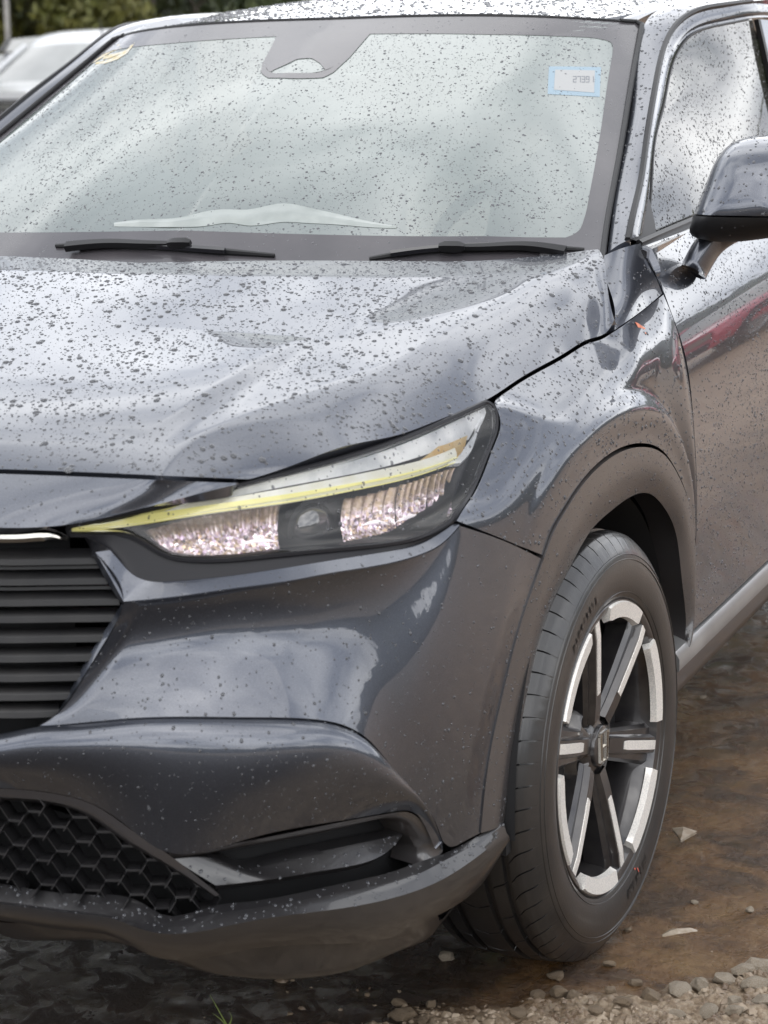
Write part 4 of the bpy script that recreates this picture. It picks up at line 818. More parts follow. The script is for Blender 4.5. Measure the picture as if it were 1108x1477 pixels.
# ---- headlamp
def build_lamp():
    root = empty('headlamp', (0, 0, 0), CAR); n = 110
    def D(off): return lambda L: [(u, v, d+off) for u, v, d in L]
    UP = [(101, 758, -.069), (216, 735, -.084), (360, 697, -.088), (475, 668, -.091), (591, 630, -.090), (666, 598, -.083), (703, 581, -.072)]
    RT = [(703, 581, -.072), (713, 586, -.067), (718, 605, -.061), (711, 638, -.053), (695, 679, -.041), (678, 716, -.028), (664, 736, -.017), (654, 751, -.013)]
    LO = [(101, 772, -.072), (150, 772, -.074), (187, 775, -.070), (216, 789, -.064), (244, 803, -.058), (273, 808, -.054), (389, 802, -.048), (533, 788, -.033), (620, 770, -.019), (654, 751, -.013)]
    U_ = Wc(UP, n); Lo = Wc(LO, n); R_ = Wc(RT, 40); Lf = Wc([(101, 758, -.069), (98, 765, -.071), (101, 772, -.072)], 40)
    C = coons(U_, Lo, Lf, R_); C = smooth_grid(C, 3); b = np.linspace(0, 1, 40)[:, None]; a = np.linspace(0, 1, n)[None, :]
    C[..., 2] += .010*np.sin(np.pi*b)*np.sin(np.pi*a)**.5
    G = to3(C); mb = MB(); panel_mb(mb, G, gap=.0008, skirt=.01, keep='lens'); 
    # depth of the lens surface under any pixel
    PXl, _ = pix(G.reshape(-1, 3)); Dl = C[..., 2].ravel()
    def ld(u, v, off):
        k = np.argsort((PXl[:, 0]-u)**2+(PXl[:, 1]-v)**2)[:4]; return (u, v, float(Dl[k].mean())+off)
    def Ws(L, k, off, sm=True): return Wc([ld(u, v, off) for u, v in L], k, sm)
    lens = mb.build('lamp_lens', M['lens'], root)
    # housing bowl
    H_ = C.copy(); w = (np.sin(np.pi*b)*np.sin(np.pi*np.clip(a, 0.02, .98)))**.35; H_[..., 2] -= .004+.062*w
    mb = MB(); mb.grid(to3(H_)); mb.build('lamp_housing', M['surround'], root)
    # black rim round the lens
    loop = np.concatenate([Lf[::-1], U_[1:], R_[1:], Lo[::-1][1:]]); 
    mb = MB(); mb.tube(wall(loop[:, 0], loop[:, 1], loop[:, 2]-.003), .0042, 6); mb.build('lamp_rim', M['surround'], root)
    chrome = vary(mat('lamp_silver', (.82, .83, .84), .3, .0), 20, (.5, .52, .55)); 
    # silver shelf above the light guide
    A = Ws([(250, 729), (360, 703), (475, 674), (591, 637), (660, 606), (700, 588)], 60, -.010); B = Ws([(250, 735), (360, 712), (475, 690), (560, 672), (640, 647), (676, 634)], 60, -.016)
    mb = MB(); panel_mb(mb, to3(ruled(A, B, 8)), gap=0, skirt=.006); mb.build('lamp_shelf', chrome, root)
    A = Ws([(686, 597), (701, 590), (690, 622), (681, 648), (664, 668)], 20, -.010); B = Ws([(680, 604), (684, 612), (674, 640), (664, 655), (646, 669)], 20, -.013)
    mb = MB(); panel_mb(mb, to3(ruled(A, B, 4)), gap=0, skirt=.006); mb.build('lamp_shelf_end', chrome, root)
    # light guide: pale body with a brighter yellow core
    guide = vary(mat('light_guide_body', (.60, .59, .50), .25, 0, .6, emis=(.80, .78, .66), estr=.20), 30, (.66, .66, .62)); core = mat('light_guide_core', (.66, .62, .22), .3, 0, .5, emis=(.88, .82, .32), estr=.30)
    A = [(104, 757), (216, 737), (360, 713), (475, 692), (560, 675), (620, 660), (656, 646)]; B = [(104, 769), (216, 755), (300, 742), (410, 727), (500, 710), (590, 689), (655, 666)]
    ga, gb = Ws(A, 70, -.012), Ws(B, 70, -.016); S = ruled(ga, gb, 9); S[..., 2] += .004*np.sin(np.pi*np.linspace(0, 1, 9))[:, None]; mb = MB(); panel_mb(mb, to3(S), gap=0, skirt=.012); mb.build('light_guide', guide, root)
    f = np.linspace(0, 1, 70)[:, None]; lo_ = np.interp(f, [0, .3, .7, 1], [.08, .22, .45, .62]); hi_ = np.interp(f, [0, .3, .7, 1], [.80, .62, .62, .66])
    ca, cb = ga*(1-lo_)+gb*lo_, ga*(1-hi_)+gb*hi_; ca[:, 2] += .0065; cb[:, 2] += .0065; mb = MB(); panel_mb(mb, to3(ruled(ca, cb, 4)), gap=0, skirt=.004); mb.build('light_guide_core', core, root)
    lo2, hi2 = np.interp(f, [0, .3, 1], [.86, .74, .93]), np.interp(f, [0, .3, 1], [.95, .84, .985]); ca, cb = ga*(1-lo2)+gb*lo2, ga*(1-hi2)+gb*hi2; ca[:, 2] += .0060; cb[:, 2] += .0060; mb = MB(); panel_mb(mb, to3(ruled(ca, cb, 3)), gap=0, skirt=.003); mb.build('light_guide_core', core, root)
    # amber indicator
    am = vary(mat('amber_reflector', (.62, .40, .15), .28, .25, .6), 60, (.66, .50, .26), .35, .65)
    A = Ws([(585, 677), (625, 650), (652, 627), (678, 613)], 24, -.0145); B = Ws([(590, 679), (630, 672), (655, 664), (668, 655)], 24, -.0155); mb = MB(); panel_mb(mb, to3(ruled(A, B, 6)), gap=0, skirt=.004); mb.build('indicator', am, root)
    # reflector bowls: faceted troughs, reflections of the unlit cluster put in as glow
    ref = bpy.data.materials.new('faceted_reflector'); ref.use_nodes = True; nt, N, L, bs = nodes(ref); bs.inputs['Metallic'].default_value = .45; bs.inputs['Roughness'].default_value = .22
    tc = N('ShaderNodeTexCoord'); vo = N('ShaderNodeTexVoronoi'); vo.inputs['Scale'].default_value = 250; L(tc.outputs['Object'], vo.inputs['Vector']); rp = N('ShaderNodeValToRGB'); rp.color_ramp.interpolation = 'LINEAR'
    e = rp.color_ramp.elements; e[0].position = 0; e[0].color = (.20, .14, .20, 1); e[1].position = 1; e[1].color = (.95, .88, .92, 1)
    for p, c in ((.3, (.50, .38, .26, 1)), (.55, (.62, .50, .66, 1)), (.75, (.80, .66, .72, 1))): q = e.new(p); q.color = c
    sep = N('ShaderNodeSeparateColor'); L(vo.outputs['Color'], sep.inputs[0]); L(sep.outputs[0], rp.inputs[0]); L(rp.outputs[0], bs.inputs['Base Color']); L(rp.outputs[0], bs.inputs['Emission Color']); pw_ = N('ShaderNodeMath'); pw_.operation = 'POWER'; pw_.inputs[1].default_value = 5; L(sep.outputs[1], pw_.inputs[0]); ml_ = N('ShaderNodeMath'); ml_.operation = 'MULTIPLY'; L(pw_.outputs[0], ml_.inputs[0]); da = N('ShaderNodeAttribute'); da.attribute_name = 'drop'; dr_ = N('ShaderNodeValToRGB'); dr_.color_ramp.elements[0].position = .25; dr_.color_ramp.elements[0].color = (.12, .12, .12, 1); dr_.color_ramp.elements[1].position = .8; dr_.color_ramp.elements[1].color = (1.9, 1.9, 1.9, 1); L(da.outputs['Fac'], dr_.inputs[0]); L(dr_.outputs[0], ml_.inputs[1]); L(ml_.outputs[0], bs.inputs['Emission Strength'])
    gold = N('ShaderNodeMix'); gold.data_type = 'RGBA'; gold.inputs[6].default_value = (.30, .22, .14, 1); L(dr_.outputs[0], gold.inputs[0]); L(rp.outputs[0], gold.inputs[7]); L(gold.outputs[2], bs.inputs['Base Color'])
    def bowl(poly, name, flutes, dep):
        # poly: upper edge list, lower edge list
        k = 80; A = Ws(poly[0], k, -.022); B = Ws(poly[1], k, -.022); m_ = 22; S = ruled(A, B, m_); bb = np.linspace(0, 1, m_)[:, None]; aa = np.linspace(0, 1, k)[None, :]
        S[..., 2] -= dep*np.sin(np.pi*np.clip(bb*1.0, 0, 1))**.8*(.8+.2*np.sin(np.pi*aa))
        S[..., 2] += .0065*np.abs(np.sin(np.pi*aa*flutes))*(1-ss(.45, .7, bb))
        S[..., 2] += RNG.uniform(-.0010, .0010, S.shape[:2])*ss(.35, .6, bb)
        mb = MB(); mb.grid(to3(S)); o = mb.build(name, ref, root, smooth=False); q_ = o.data.attributes.new('drop', 'FLOAT', 'POINT'); q_.data.foreach_set('value', np.repeat(bb[:, 0], k)); return o
    bowl(([(205, 766), (255, 752), (320, 739), (405, 726)], [(238, 798), (265, 803), (330, 802), (404, 796)]), 'reflector', 14, .010)
    bowl(([(497, 719), (535, 711), (575, 699)], [(497, 786), (535, 781), (575, 774)]), 'reflector', 5, .010)
    bowl(([(577, 699), (600, 692), (620, 684)], [(577, 774), (600, 770), (620, 763)]), 'reflector', 5, .010)
    bowl(([(622, 684), (645, 676), (664, 670)], [(622, 763), (640, 752), (652, 738)]), 'reflector', 5, .009)
    # shelf lenses with a put-in glow at the foot of the bowls, ribs between
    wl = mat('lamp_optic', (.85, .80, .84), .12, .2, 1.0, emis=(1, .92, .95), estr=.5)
    for pts in ([(345, 786), (372, 780), (400, 781)], [(522, 758), (545, 753), (562, 757)], [(570, 754), (592, 745), (612, 744)], [(616, 742), (632, 735), (642, 733)]):
        P = Ws(pts, 12, -.026); p3 = wall(P[:, 0], P[:, 1], P[:, 2]); mb = MB(); mb.tube(p3, np.sin(np.linspace(.1, np.pi-.1, 12))*.0032, 8); mb.build('lamp_optic', wl, root)
    # projector between them
    c = wall(*W(*ld(448, 762, -.045))); rt = wall(*W(*ld(480, 758, -.045)))-c; rr = np.linalg.norm(rt); ex = rt/rr; ez = np.array([0, 0, 1.]); ez -= ex*(ez@ex); ez /= np.linalg.norm(ez); ey = np.cross(ez, ex); ey = ey if ey[1] < 0 else -ey
    A = np.linspace(0, 2*np.pi, 40, endpoint=False)
    def disc(rad, dep): return c+ex*np.cos(A)[:, None]*rad+ez*np.sin(A)[:, None]*rad+ey*dep
    mb = MB(); mb.grid(np.stack([disc(.040, -.01), disc(.040, .006), disc(.034, .007), disc(.031, .0)]), closed_u=True); mb.build('projector_ring', M['surround'], root)
    mb = MB(); mb.grid(np.stack([disc(.031*math.sin(t), .001+.016*math.cos(t)) for t in np.linspace(1.55, .01, 10)]), closed_u=True); mb.build('projector_lens', mat('projector_glass', (.03, .03, .035), .02, 0, 1, ior=1.7), root)
    P = np.array([wall(*W(*ld(u, v, -.03))) for u, v in [(412, 737), (493, 722), (497, 786), (411, 794)]]); mb = MB(); mb.grid(np.stack([np.linspace(P[0], P[1], 6), np.linspace(P[0], P[1], 6)-np.array([0, 0, .01])])); mb.grid(np.stack([np.linspace(P[3], P[2], 6)+np.array([0, -.015, .006]), np.linspace(P[3], P[2], 6)])); mb.build('projector_frame', M['surround'], root)
    # mirrored twin
    tw = empty('headlamp', (0, 0, 0), CAR)
    for ch in list(root.children):
        q = ch.copy(); q.data = mirror_mesh(ch.data); COL.objects.link(q); q.parent = tw
build_lamp()
# ---- cabin, engine bay and underside so that nothing shows through
def build_inside():
    mb = MB(); mb.box((0, .0, .60), (1.10, 1.15, .30)); car_part('engine_bay', mb, M['dark'], smooth=False)
    mb = MB(); mb.box((0, 1.6, .36), (1.62, 3.9, .18)); mb.box((0, 1.9, .60), (1.5, 3.0, .34)) ; car_part('floor_pan', mb, M['dark'], smooth=False)
    dm = vary(mat('dashboard_grain', (.05, .05, .052), .6), 30, (.07, .07, .07))
    x = np.linspace(-.70, .70, 30); prof = [(.30, 1.02), (.45, 1.045), (.65, 1.055), (.80, 1.04), (.86, .99), (.85, .80), (.80, .70)]
    G = np.stack([np.stack([x, np.full(30, y)+.05*(x/.7)**2, np.full(30, z)-.02*(x/.7)**4], 1) for y, z in prof]); mb = MB(); mb.grid(G); car_part('dashboard', mb, dm)
    sm = vary(mat('seat_cloth', (.06, .06, .065), .8), 40, (.085, .085, .09))
    for sx_ in (-.37, .37):
        mb = MB(); th = np.linspace(0, 2*np.pi, 28, endpoint=False)
        rows = [np.stack([sx_+w_*np.sign(np.cos(th))*np.abs(np.cos(th))**.6, np.full(28, y)+d_*np.sign(np.sin(th))*np.abs(np.sin(th))**.7, np.full(28, z)], 1) for y, z, w_, d_ in [(1.42, .72, .24, .09), (1.46, .9, .25, .085), (1.53, 1.15, .22, .07), (1.56, 1.2, .15, .06), (1.57, 1.24, .10, .045), (1.58, 1.26, .13, .05), (1.60, 1.36, .125, .045), (1.61, 1.42, .09, .03), (1.61, 1.43, .02, .01)]]
        mb.grid(np.stack(rows), closed_u=True); o = mb.build('front_seat', sm, CAR)
    mb = MB(); c = np.array([.38, .98, 1.0]); A = np.linspace(0, 2*np.pi, 40); P = np.stack([c[0]+.185*np.cos(A), c[1]-.09*np.sin(A)*-1*.4, c[2]+.17*np.sin(A)], 1); mb.tube(P, .016, 8); mb.box(c, (.34, .03, .05)); mb.box(c-np.array([0, 0, .07]), (.05, .03, .14)); car_part('steering_wheel', mb, M['black'])
    # black cowl below the glass
    x = np.linspace(-.74, .74, 40); yb = np.interp(np.abs(x), [0, .35, .6, .74], [.10, .14, .22, .30]); G = np.stack([np.stack([x, yb-.02, np.full(40, 1.035)], 1), np.stack([x, yb+.06, np.full(40, 1.045)], 1), np.stack([x, yb+.14, np.full(40, 1.085)-.02], 1)]); mb = MB(); mb.grid(G); car_part('cowl', mb, M['plastic'])
build_inside()
# ---- wipers lying along the foot of the glass
def build_wipers():
    def on(u, v, off): return WSEV(WSFIND(u, v), off)
    for (blade, arm, piv) in (([(533, 376), (600, 366), (690, 360), (770, 360), (843, 363)], [(655, 357), (700, 357), (760, 356), (815, 364)], (652, 359)), ([(82, 357), (140, 356), (210, 358), (300, 364), (397, 371)], [(262, 352), (215, 352), (160, 351), (100, 356)], (262, 353))):
        root = empty('wiper', (0, 0, 0), CAR); n = 40
        def foot(L, off, k):
            return curve([on(u, v, off) for u, v in L], k)
        P = foot(blade, .004, n); h = np.sin(np.linspace(.12, np.pi-.12, n)); mb = MB(); mb.sweep(P, np.stack([np.array([(-.004, -.008), (.005, -.008), (.006, .001), (.003, .005+.002*q), (-.003, .005+.002*q)])*(.5+.6*q) for q in h]), up=(0, -.5, .85)); mb.build('wiper_blade', M['black'], root, angle=30)
        P = foot([(u, v+3) for u, v in blade], .011, n)[4:-8]; mb = MB(); mb.sweep(P, [(-.005, -.003), (.005, -.003), (.004, .004), (-.002, .006)], up=(0, -.5, .85)); mb.build('wiper_spoiler', M['gloss_black'], root, angle=30)
        P = foot([(u, v+9) for u, v in arm], .014, 24); mb = MB(); mb.sweep(P, np.stack([np.array([(-.007, -.004), (.007, -.004), (.006, .005), (-.006, .005)])*q for q in np.linspace(.7, 1.3, 24)]), up=(0, -.5, .85)); mb.build('wiper_arm', M['black'], root, angle=30)
        c = on(piv[0], piv[1]+9, .017); mb = MB(); t = (P[1]-P[0])/np.linalg.norm(P[1]-P[0]); mb.sweep(np.array([c-t*.022, c-t*.012, c+t*.012, c+t*.022]), np.stack([np.array([(-.008, -.006), (.008, -.006), (.007, .007), (-.007, .007)])*q for q in (.6, 1, 1, .6)]), up=(0, -.5, .85)); mb.build('wiper_clip', M['black'], root, angle=30)
build_wipers()
# ------------------------------------------------------------------ GROUND
def vnoise(x, y, f, seed, octv=4, gain=.5):
    """value noise summed over octaves, about -1..1"""
    x = np.asarray(x, float); out = np.zeros(x.shape); a = 1.; tot = 0
    for o in range(octv):
        r = np.random.default_rng(seed+o*17); T = r.uniform(-1, 1, (64, 64)); X = x*f+3.1*o; Y = y*f+7.7*o; i = np.floor(X).astype(int); j = np.floor(Y).astype(int); u = X-i; v = Y-j; u = u*u*(3-2*u); v = v*v*(3-2*v)
        g = lambda p, q: T[p % 64, q % 64]
        out += a*((g(i, j)*(1-u)+g(i+1, j)*u)*(1-v)+(g(i, j+1)*(1-u)+g(i+1, j+1)*u)*v); tot += a; a *= gain; f *= 2
    return out/tot
GA, GB = at(600, 1477, Z=0)[:2], at(1108, 1392, Z=0)[:2]
def gravel_zone(x, y):
    d = (GB-GA)/np.linalg.norm(GB-GA); q = (x-GA[0])*d[1]-(y-GA[1])*d[0]            # positive = nearer the camera
    return ss(-.06, .08, q+.09*vnoise(x, y, 4.5, 91, 4)+.05*vnoise(x, y, 22, 92, 3))
def gz(x, y):
    g = gravel_zone(x, y)
    z = -.010+.016*vnoise(x, y, 1.3, 5, 4)+.006*vnoise(x, y, 9, 6, 3)
    z = z+g*(.018+.022*np.abs(vnoise(x, y, 7, 8, 4))+.016*vnoise(x, y, 26, 9, 4, .7)+.006*np.abs(vnoise(x, y, 70, 19, 2)))
    for wx in (.80, -.80):
        for wy in (0, 2.61):
            e = np.exp(-(((x-wx)/.16)**2+((y-wy)/.17)**2)**2); z = z*(1-e)+e*-.004
    return z+np.maximum(0, y-6)*.0125
def build_ground():
    mud = bpy.data.materials.new('wet_mud'); mud.use_nodes = True; nt, N, L, b = nodes(mud); tc = N('ShaderNodeTexCoord')
    def noise(sc, det, rgh=.6, dist=0.):
        n = N('ShaderNodeTexNoise'); n.inputs['Scale'].default_value = sc; n.inputs['Detail'].default_value = det; n.inputs['Roughness'].default_value = rgh; n.inputs['Distortion'].default_value = dist; L(tc.outputs['Object'], n.inputs['Vector']); return n
    def ramp(src, stops):
        r = N('ShaderNodeValToRGB'); e = r.color_ramp.elements; e[0].position, e[0].color = stops[0][0], (*stops[0][1], 1); e[1].position, e[1].color = stops[-1][0], (*stops[-1][1], 1)
        for p, c in stops[1:-1]: q = e.new(p); q.color = (*c, 1)
        L(src, r.inputs[0]); return r
    def mix(f, a, c):
        m = N('ShaderNodeMix'); m.data_type = 'RGBA'; L(f, m.inputs[0]); L(a, m.inputs[6]); L(c, m.inputs[7]); return m.outputs[2]
    n1 = noise(5.5, 8, .68, .6); n2 = noise(40, 6, .65); n3 = noise(16, 5, .6, 1.)
    c1 = ramp(n1.outputs['Fac'], [(.30, (.013, .006, .002)), (.44, (.052, .024, .008)), (.55, (.135, .066, .020)), (.72, (.23, .138, .055))])
    c2 = ramp(n2.outputs['Fac'], [(.35, (.030, .015, .007)), (.55, (.115, .066, .028)), (.75, (.27, .20, .12))])
    h = N('ShaderNodeMath'); h.operation = 'MULTIPLY'; h.inputs[1].default_value = .55; L(n3.outputs['Fac'], h.inputs[0])
    mudc = mix(h.outputs[0], c1.outputs[0], c2.outputs[0])
    gr = ramp(noise(60, 6, .7).outputs['Fac'], [(.28, (.07, .045, .026)), (.45, (.21, .15, .095)), (.6, (.35, .275, .195)), (.75, (.48, .41, .33))])
    at_ = N('ShaderNodeAttribute'); at_.attribute_name = 'gravel'
    aw = N('ShaderNodeAttribute'); aw.attribute_name = 'painted_shade'; dk = N('ShaderNodeRGB'); dk.outputs[0].default_value = (.018, .0105, .007, 1); ad = N('ShaderNodeAttribute'); ad.attribute_name = 'door_bounce'; dy = ramp(n1.outputs['Fac'], [(.35, (.24, .155, .10)), (.65, (.40, .29, .20))])
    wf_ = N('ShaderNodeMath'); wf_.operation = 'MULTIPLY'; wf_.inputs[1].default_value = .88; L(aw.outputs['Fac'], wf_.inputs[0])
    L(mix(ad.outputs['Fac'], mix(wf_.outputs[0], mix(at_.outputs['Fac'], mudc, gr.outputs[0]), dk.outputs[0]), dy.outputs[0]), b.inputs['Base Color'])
    wet = N('ShaderNodeMapRange'); wet.inputs[1].default_value = .46; wet.inputs[2].default_value = .60; wet.inputs[3].default_value = .06; wet.inputs[4].default_value = .62; L(n3.outputs['Fac'], wet.inputs[0])
    rg = N('ShaderNodeMath'); rg.operation = 'MAXIMUM'; L(wet.outputs[0], rg.inputs[0]); gm = N('ShaderNodeMath'); gm.operation = 'MULTIPLY'; gm.inputs[1].default_value = .42; L(at_.outputs['Fac'], gm.inputs[0]); L(gm.outputs[0], rg.inputs[1]); L(rg.outputs[0], b.inputs['Roughness'])
    b.inputs['Specular IOR Level'].default_value = .5
    bn = noise(70, 8, .7); bp = N('ShaderNodeBump'); bp.inputs['Strength'].default_value = 1; bp.inputs['Distance'].default_value = .010; L(bn.outputs['Fac'], bp.inputs['Height']); L(bp.outputs[0], b.inputs['Normal'])
    def sheet(xs, ys, name, hole=None):
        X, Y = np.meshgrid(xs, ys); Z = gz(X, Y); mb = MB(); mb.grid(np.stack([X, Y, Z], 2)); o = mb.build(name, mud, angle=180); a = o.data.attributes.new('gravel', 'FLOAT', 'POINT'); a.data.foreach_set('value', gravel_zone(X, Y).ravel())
        q = ss(.10, -.10, X-.74+.10*vnoise(X, Y, 4, 61, 4))*ss(.25, -.1, Y+.12*vnoise(X, Y, 3, 63, 3))*(1-.9*gravel_zone(X, Y)); q = np.maximum(q, ss(-.85, -1.3, Y+.15*vnoise(X, Y, 3, 64, 3))*ss(4.5, 3.5, X)*ss(-9, -6, Y)); a = o.data.attributes.new('painted_shade', 'FLOAT', 'POINT'); a.data.foreach_set('value', np.clip(q, 0, 1).ravel())  # bumper shade painted into the soil; unseen ground ahead darkened to dim lip reflections
        q = ss(1.35, 2.3, X+.35*vnoise(X, Y, 1.1, 62, 4))*ss(-.9, -.3, Y); a = o.data.attributes.new('door_bounce', 'FLOAT', 'POINT'); a.data.foreach_set('value', q.ravel()); return o  # unseen ground lightened to put a brown reflection into the door
    xs = np.concatenate([-np.geomspace(300, 3.2, 40), np.linspace(-3, -.2, 60), np.linspace(-.18, .58, 70), np.linspace(.585, 1.6, 270), np.linspace(1.75, 4, 40), np.geomspace(4.3, 300, 40)])
    ys = np.concatenate([-np.geomspace(300, 1.6, 40), np.linspace(-1.45, -1.05, 14), np.linspace(-1.03, -.62, 40), np.linspace(-.615, .35, 260), np.linspace(.36, .9, 60), np.linspace(.93, 4, 120), np.geomspace(4.2, 340, 60)])
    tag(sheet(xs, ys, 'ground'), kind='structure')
    return mud
MUD = build_ground()
def stone_mesh(name, seed, flat):
    import bmesh
    bm = bmesh.new(); bmesh.ops.create_icosphere(bm, subdivisions=2, radius=.5); r = np.random.default_rng(seed); D = r.normal(size=(7, 3)); D /= np.linalg.norm(D, axis=1)[:, None]; cut = r.uniform(.28, .44, 7)
    for v in bm.verts:
        p = np.array(v.co)
        for d, c in zip(D, cut):
            e = p@d-c
            if e > 0: p = p-d*e*.9
        p *= 1+r.uniform(-.17, .13); p[2] *= flat; v.co = Vector(p)
    me = bpy.data.meshes.new(name); bm.to_mesh(me); bm.free(); return me
M['stone'] = vary(mat('pale_wet_stone', (.27, .21, .145), .5, spec=.4), 40, (.14, .095, .055), .35, .65, bump=.002, bscale=220)
M['stone2'] = vary(mat('whitish_stone', (.42, .37, .30), .5, spec=.4), 40, (.24, .18, .12), .35, .65, bump=.002, bscale=220)
def build_stones():
    ms = [stone_mesh('stone', 20+k, f) for k, f in enumerate((.45, .6, .38, .7, .5))]
    for me in ms: me.materials.append(M['stone'])
    m2 = [me.copy() for me in ms]
    for me in m2: me.materials.clear(); me.materials.append(M['stone2'])
    picks = [(802, 1396, 26), (806, 1423, 34), (777, 1420, 24), (833, 1430, 30), (879, 1380, 22), (748, 1456, 26), (917, 1403, 22), (576, 1429, 24), (622, 1434, 18), (580, 1455, 46), (610, 1470, 22), (644, 1362, 24), (743, 1454, 16), (1096, 1388, 46), (1072, 1402, 34), (1045, 1412, 36), (1010, 1420, 30), (980, 1432, 34), (940, 1436, 30), (1088, 1425, 40), (1100, 1450, 36), (1058, 1446, 28), (1020, 1456, 34), (976, 1462, 26), (900, 1452, 28), (860, 1462, 24), (1060, 1468, 30), (690, 1468, 16), (650, 1446, 12), (905, 1330, 14), (1002, 1285, 12), (1082, 1297, 18), (1015, 995, 12), (880, 1425, 20)]
    spec_ = {(644, 1362): 'pale stone lying in the shade between skirt and front tyre', (580, 1455): 'pale rough stone in the dark mud in front of the bumper', (1096, 1388): 'largest whitish rock at the edge of the gravel ridge', (879, 1380): 'small tan stone just beside the foot of the front tyre', (1082, 1297): 'lone whitish stone on the brown mud beside the front wheel', (1015, 995): 'tiny pale stone on the wet mud beneath the sill'}
    r = np.random.default_rng(5)
    for k, (u, v, w_) in enumerate(picks):
        p = at(u, v, Z=.01); size = w_/FPX*np.linalg.norm(p-CPOS)*1.1; white = (u > 960) or (u, v) == (644, 1362)
        o = bpy.data.objects.new('stone', (m2 if white else ms)[k % 5]); COL.objects.link(o); o.location = (p[0], p[1], float(gz(np.array([p[0]]), np.array([p[1]]))[0])+size*.12); o.scale = (size, size*r.uniform(.7, 1), size*r.uniform(.8, 1.2)); o.rotation_euler = (r.uniform(-.3, .3), r.uniform(-.3, .3), r.uniform(0, 6))
        tag(o, spec_.get((u, v), 'pale stone lying loose in the mud and gravel near the front tyre'), 'stone', 'stones lying in the mud')
    # gravel: thousands of small stones as one mass
    mb = MB(); base = np.array([(1, 0, 0), (.2, .9, 0), (-.8, .6, 0), (-.8, -.6, 0), (.3, -.95, 0), (.45, .1, .55), (-.3, .4, .6), (-.2, -.45, .62)]); F = [(0, 1, 5), (1, 6, 5), (1, 2, 6), (2, 3, 6), (3, 7, 6), (3, 4, 7), (4, 0, 5), (4, 5, 7), (5, 6, 7)]
    n = 5200; X = r.uniform(.35, 1.5, n*3); Y = r.uniform(-.75, .15, n*3); g = gravel_zone(X, Y); keep = (r.uniform(0, 1, n*3) < g*.75+.015) & ((X > .99) | (Y < -.21)); X, Y = X[keep][:n], Y[keep][:n]; Z = gz(X, Y)
    for x, y, z in zip(X, Y, Z):
        s_ = min(r.lognormal(-5.35, .5), .016); a = r.uniform(0, 6.3); c_, q = math.cos(a), math.sin(a); V = base*np.array([s_, s_*r.uniform(.6, 1), s_*r.uniform(.6, 1.1)])+r.uniform(-.12, .12, base.shape)*s_; V = np.stack([V[:, 0]*c_-V[:, 1]*q, V[:, 0]*q+V[:, 1]*c_, V[:, 2]], 1); mb.add(V+np.array([x, y, z-s_*.15]), F)
    gm = vary(mat('gravel_stone', (.29, .23, .165), .5), 18, (.12, .08, .05), .38, .62); tag(mb.build('gravel', gm, smooth=False), kind='stuff')
    # flat pale debris: a torn scrap, a split stick, a sprig of grass
    sm = vary(mat('bleached_scrap', (.34, .29, .23), .45), 50, (.20, .15, .10)); mb = MB(); P = np.array([at(u, v, Z=.012) for u, v in [(969, 1197), (986, 1200), (1006, 1202), (994, 1207), (982, 1212), (977, 1206)]]); z = np.array([.004, .010, .004, .002, .0, .003]); P[:, 2] += z; c = P.mean(0)+np.array([0, 0, .006]); mb.add(np.vstack([P, c]), [(i, (i+1) % 6, 6) for i in range(6)]); mb.add(np.vstack([P, c])-np.array([0, 0, .004]), [((i+1) % 6, i, 6) for i in range(6)])
    tag(mb.build('dry_scrap', sm, smooth=False), 'curled pale scrap lying on the brown mud right of the wheel', 'litter')
    mb = MB(); a, b_ = at(955, 1350, Z=.012), at(1005, 1343, Z=.012); mb.sweep(np.linspace(a, b_, 6)+np.array([(0, 0, q) for q in (0, .003, .005, .004, .004, .001)]), np.stack([np.array([(-.012, 0), (0, -.004), (.012, 0), (.002, .005)])*q for q in (.35, .8, 1, .9, .8, .3)])); tag(mb.build('wood_splinter', sm, smooth=False), 'flat bleached wood splinter lying beside the foot of the tyre', 'stick')
    gmm = mat('grass_blade', (.20, .26, .07), .5); root = empty('grass_sprig', tuple(at(328, 1478, Z=-.005))); o0 = np.array(root.location)
    for pts in ([(328, 1480), (318, 1462), (303, 1435)], [(327, 1480), (318, 1470), (306, 1461)], [(330, 1480), (334, 1466), (330, 1458)]):
        yb = o0[1]; P = np.array([at(u, v, Y=yb-.01*i) for i, (u, v) in enumerate(pts)])-o0; Q = curve(P, 8); mb = MB(); mb.sweep(Q, np.stack([np.array([(-.0016, 0), (0, .0006), (.0016, 0), (0, -.0004)])*q for q in np.linspace(1, .15, 8)]), up=(0, -1, .2)); mb.build('grass_blade', gmm, root)
    tag(root, 'single small sprig of pale green grass in front of the bumper', 'grass')
build_stones()
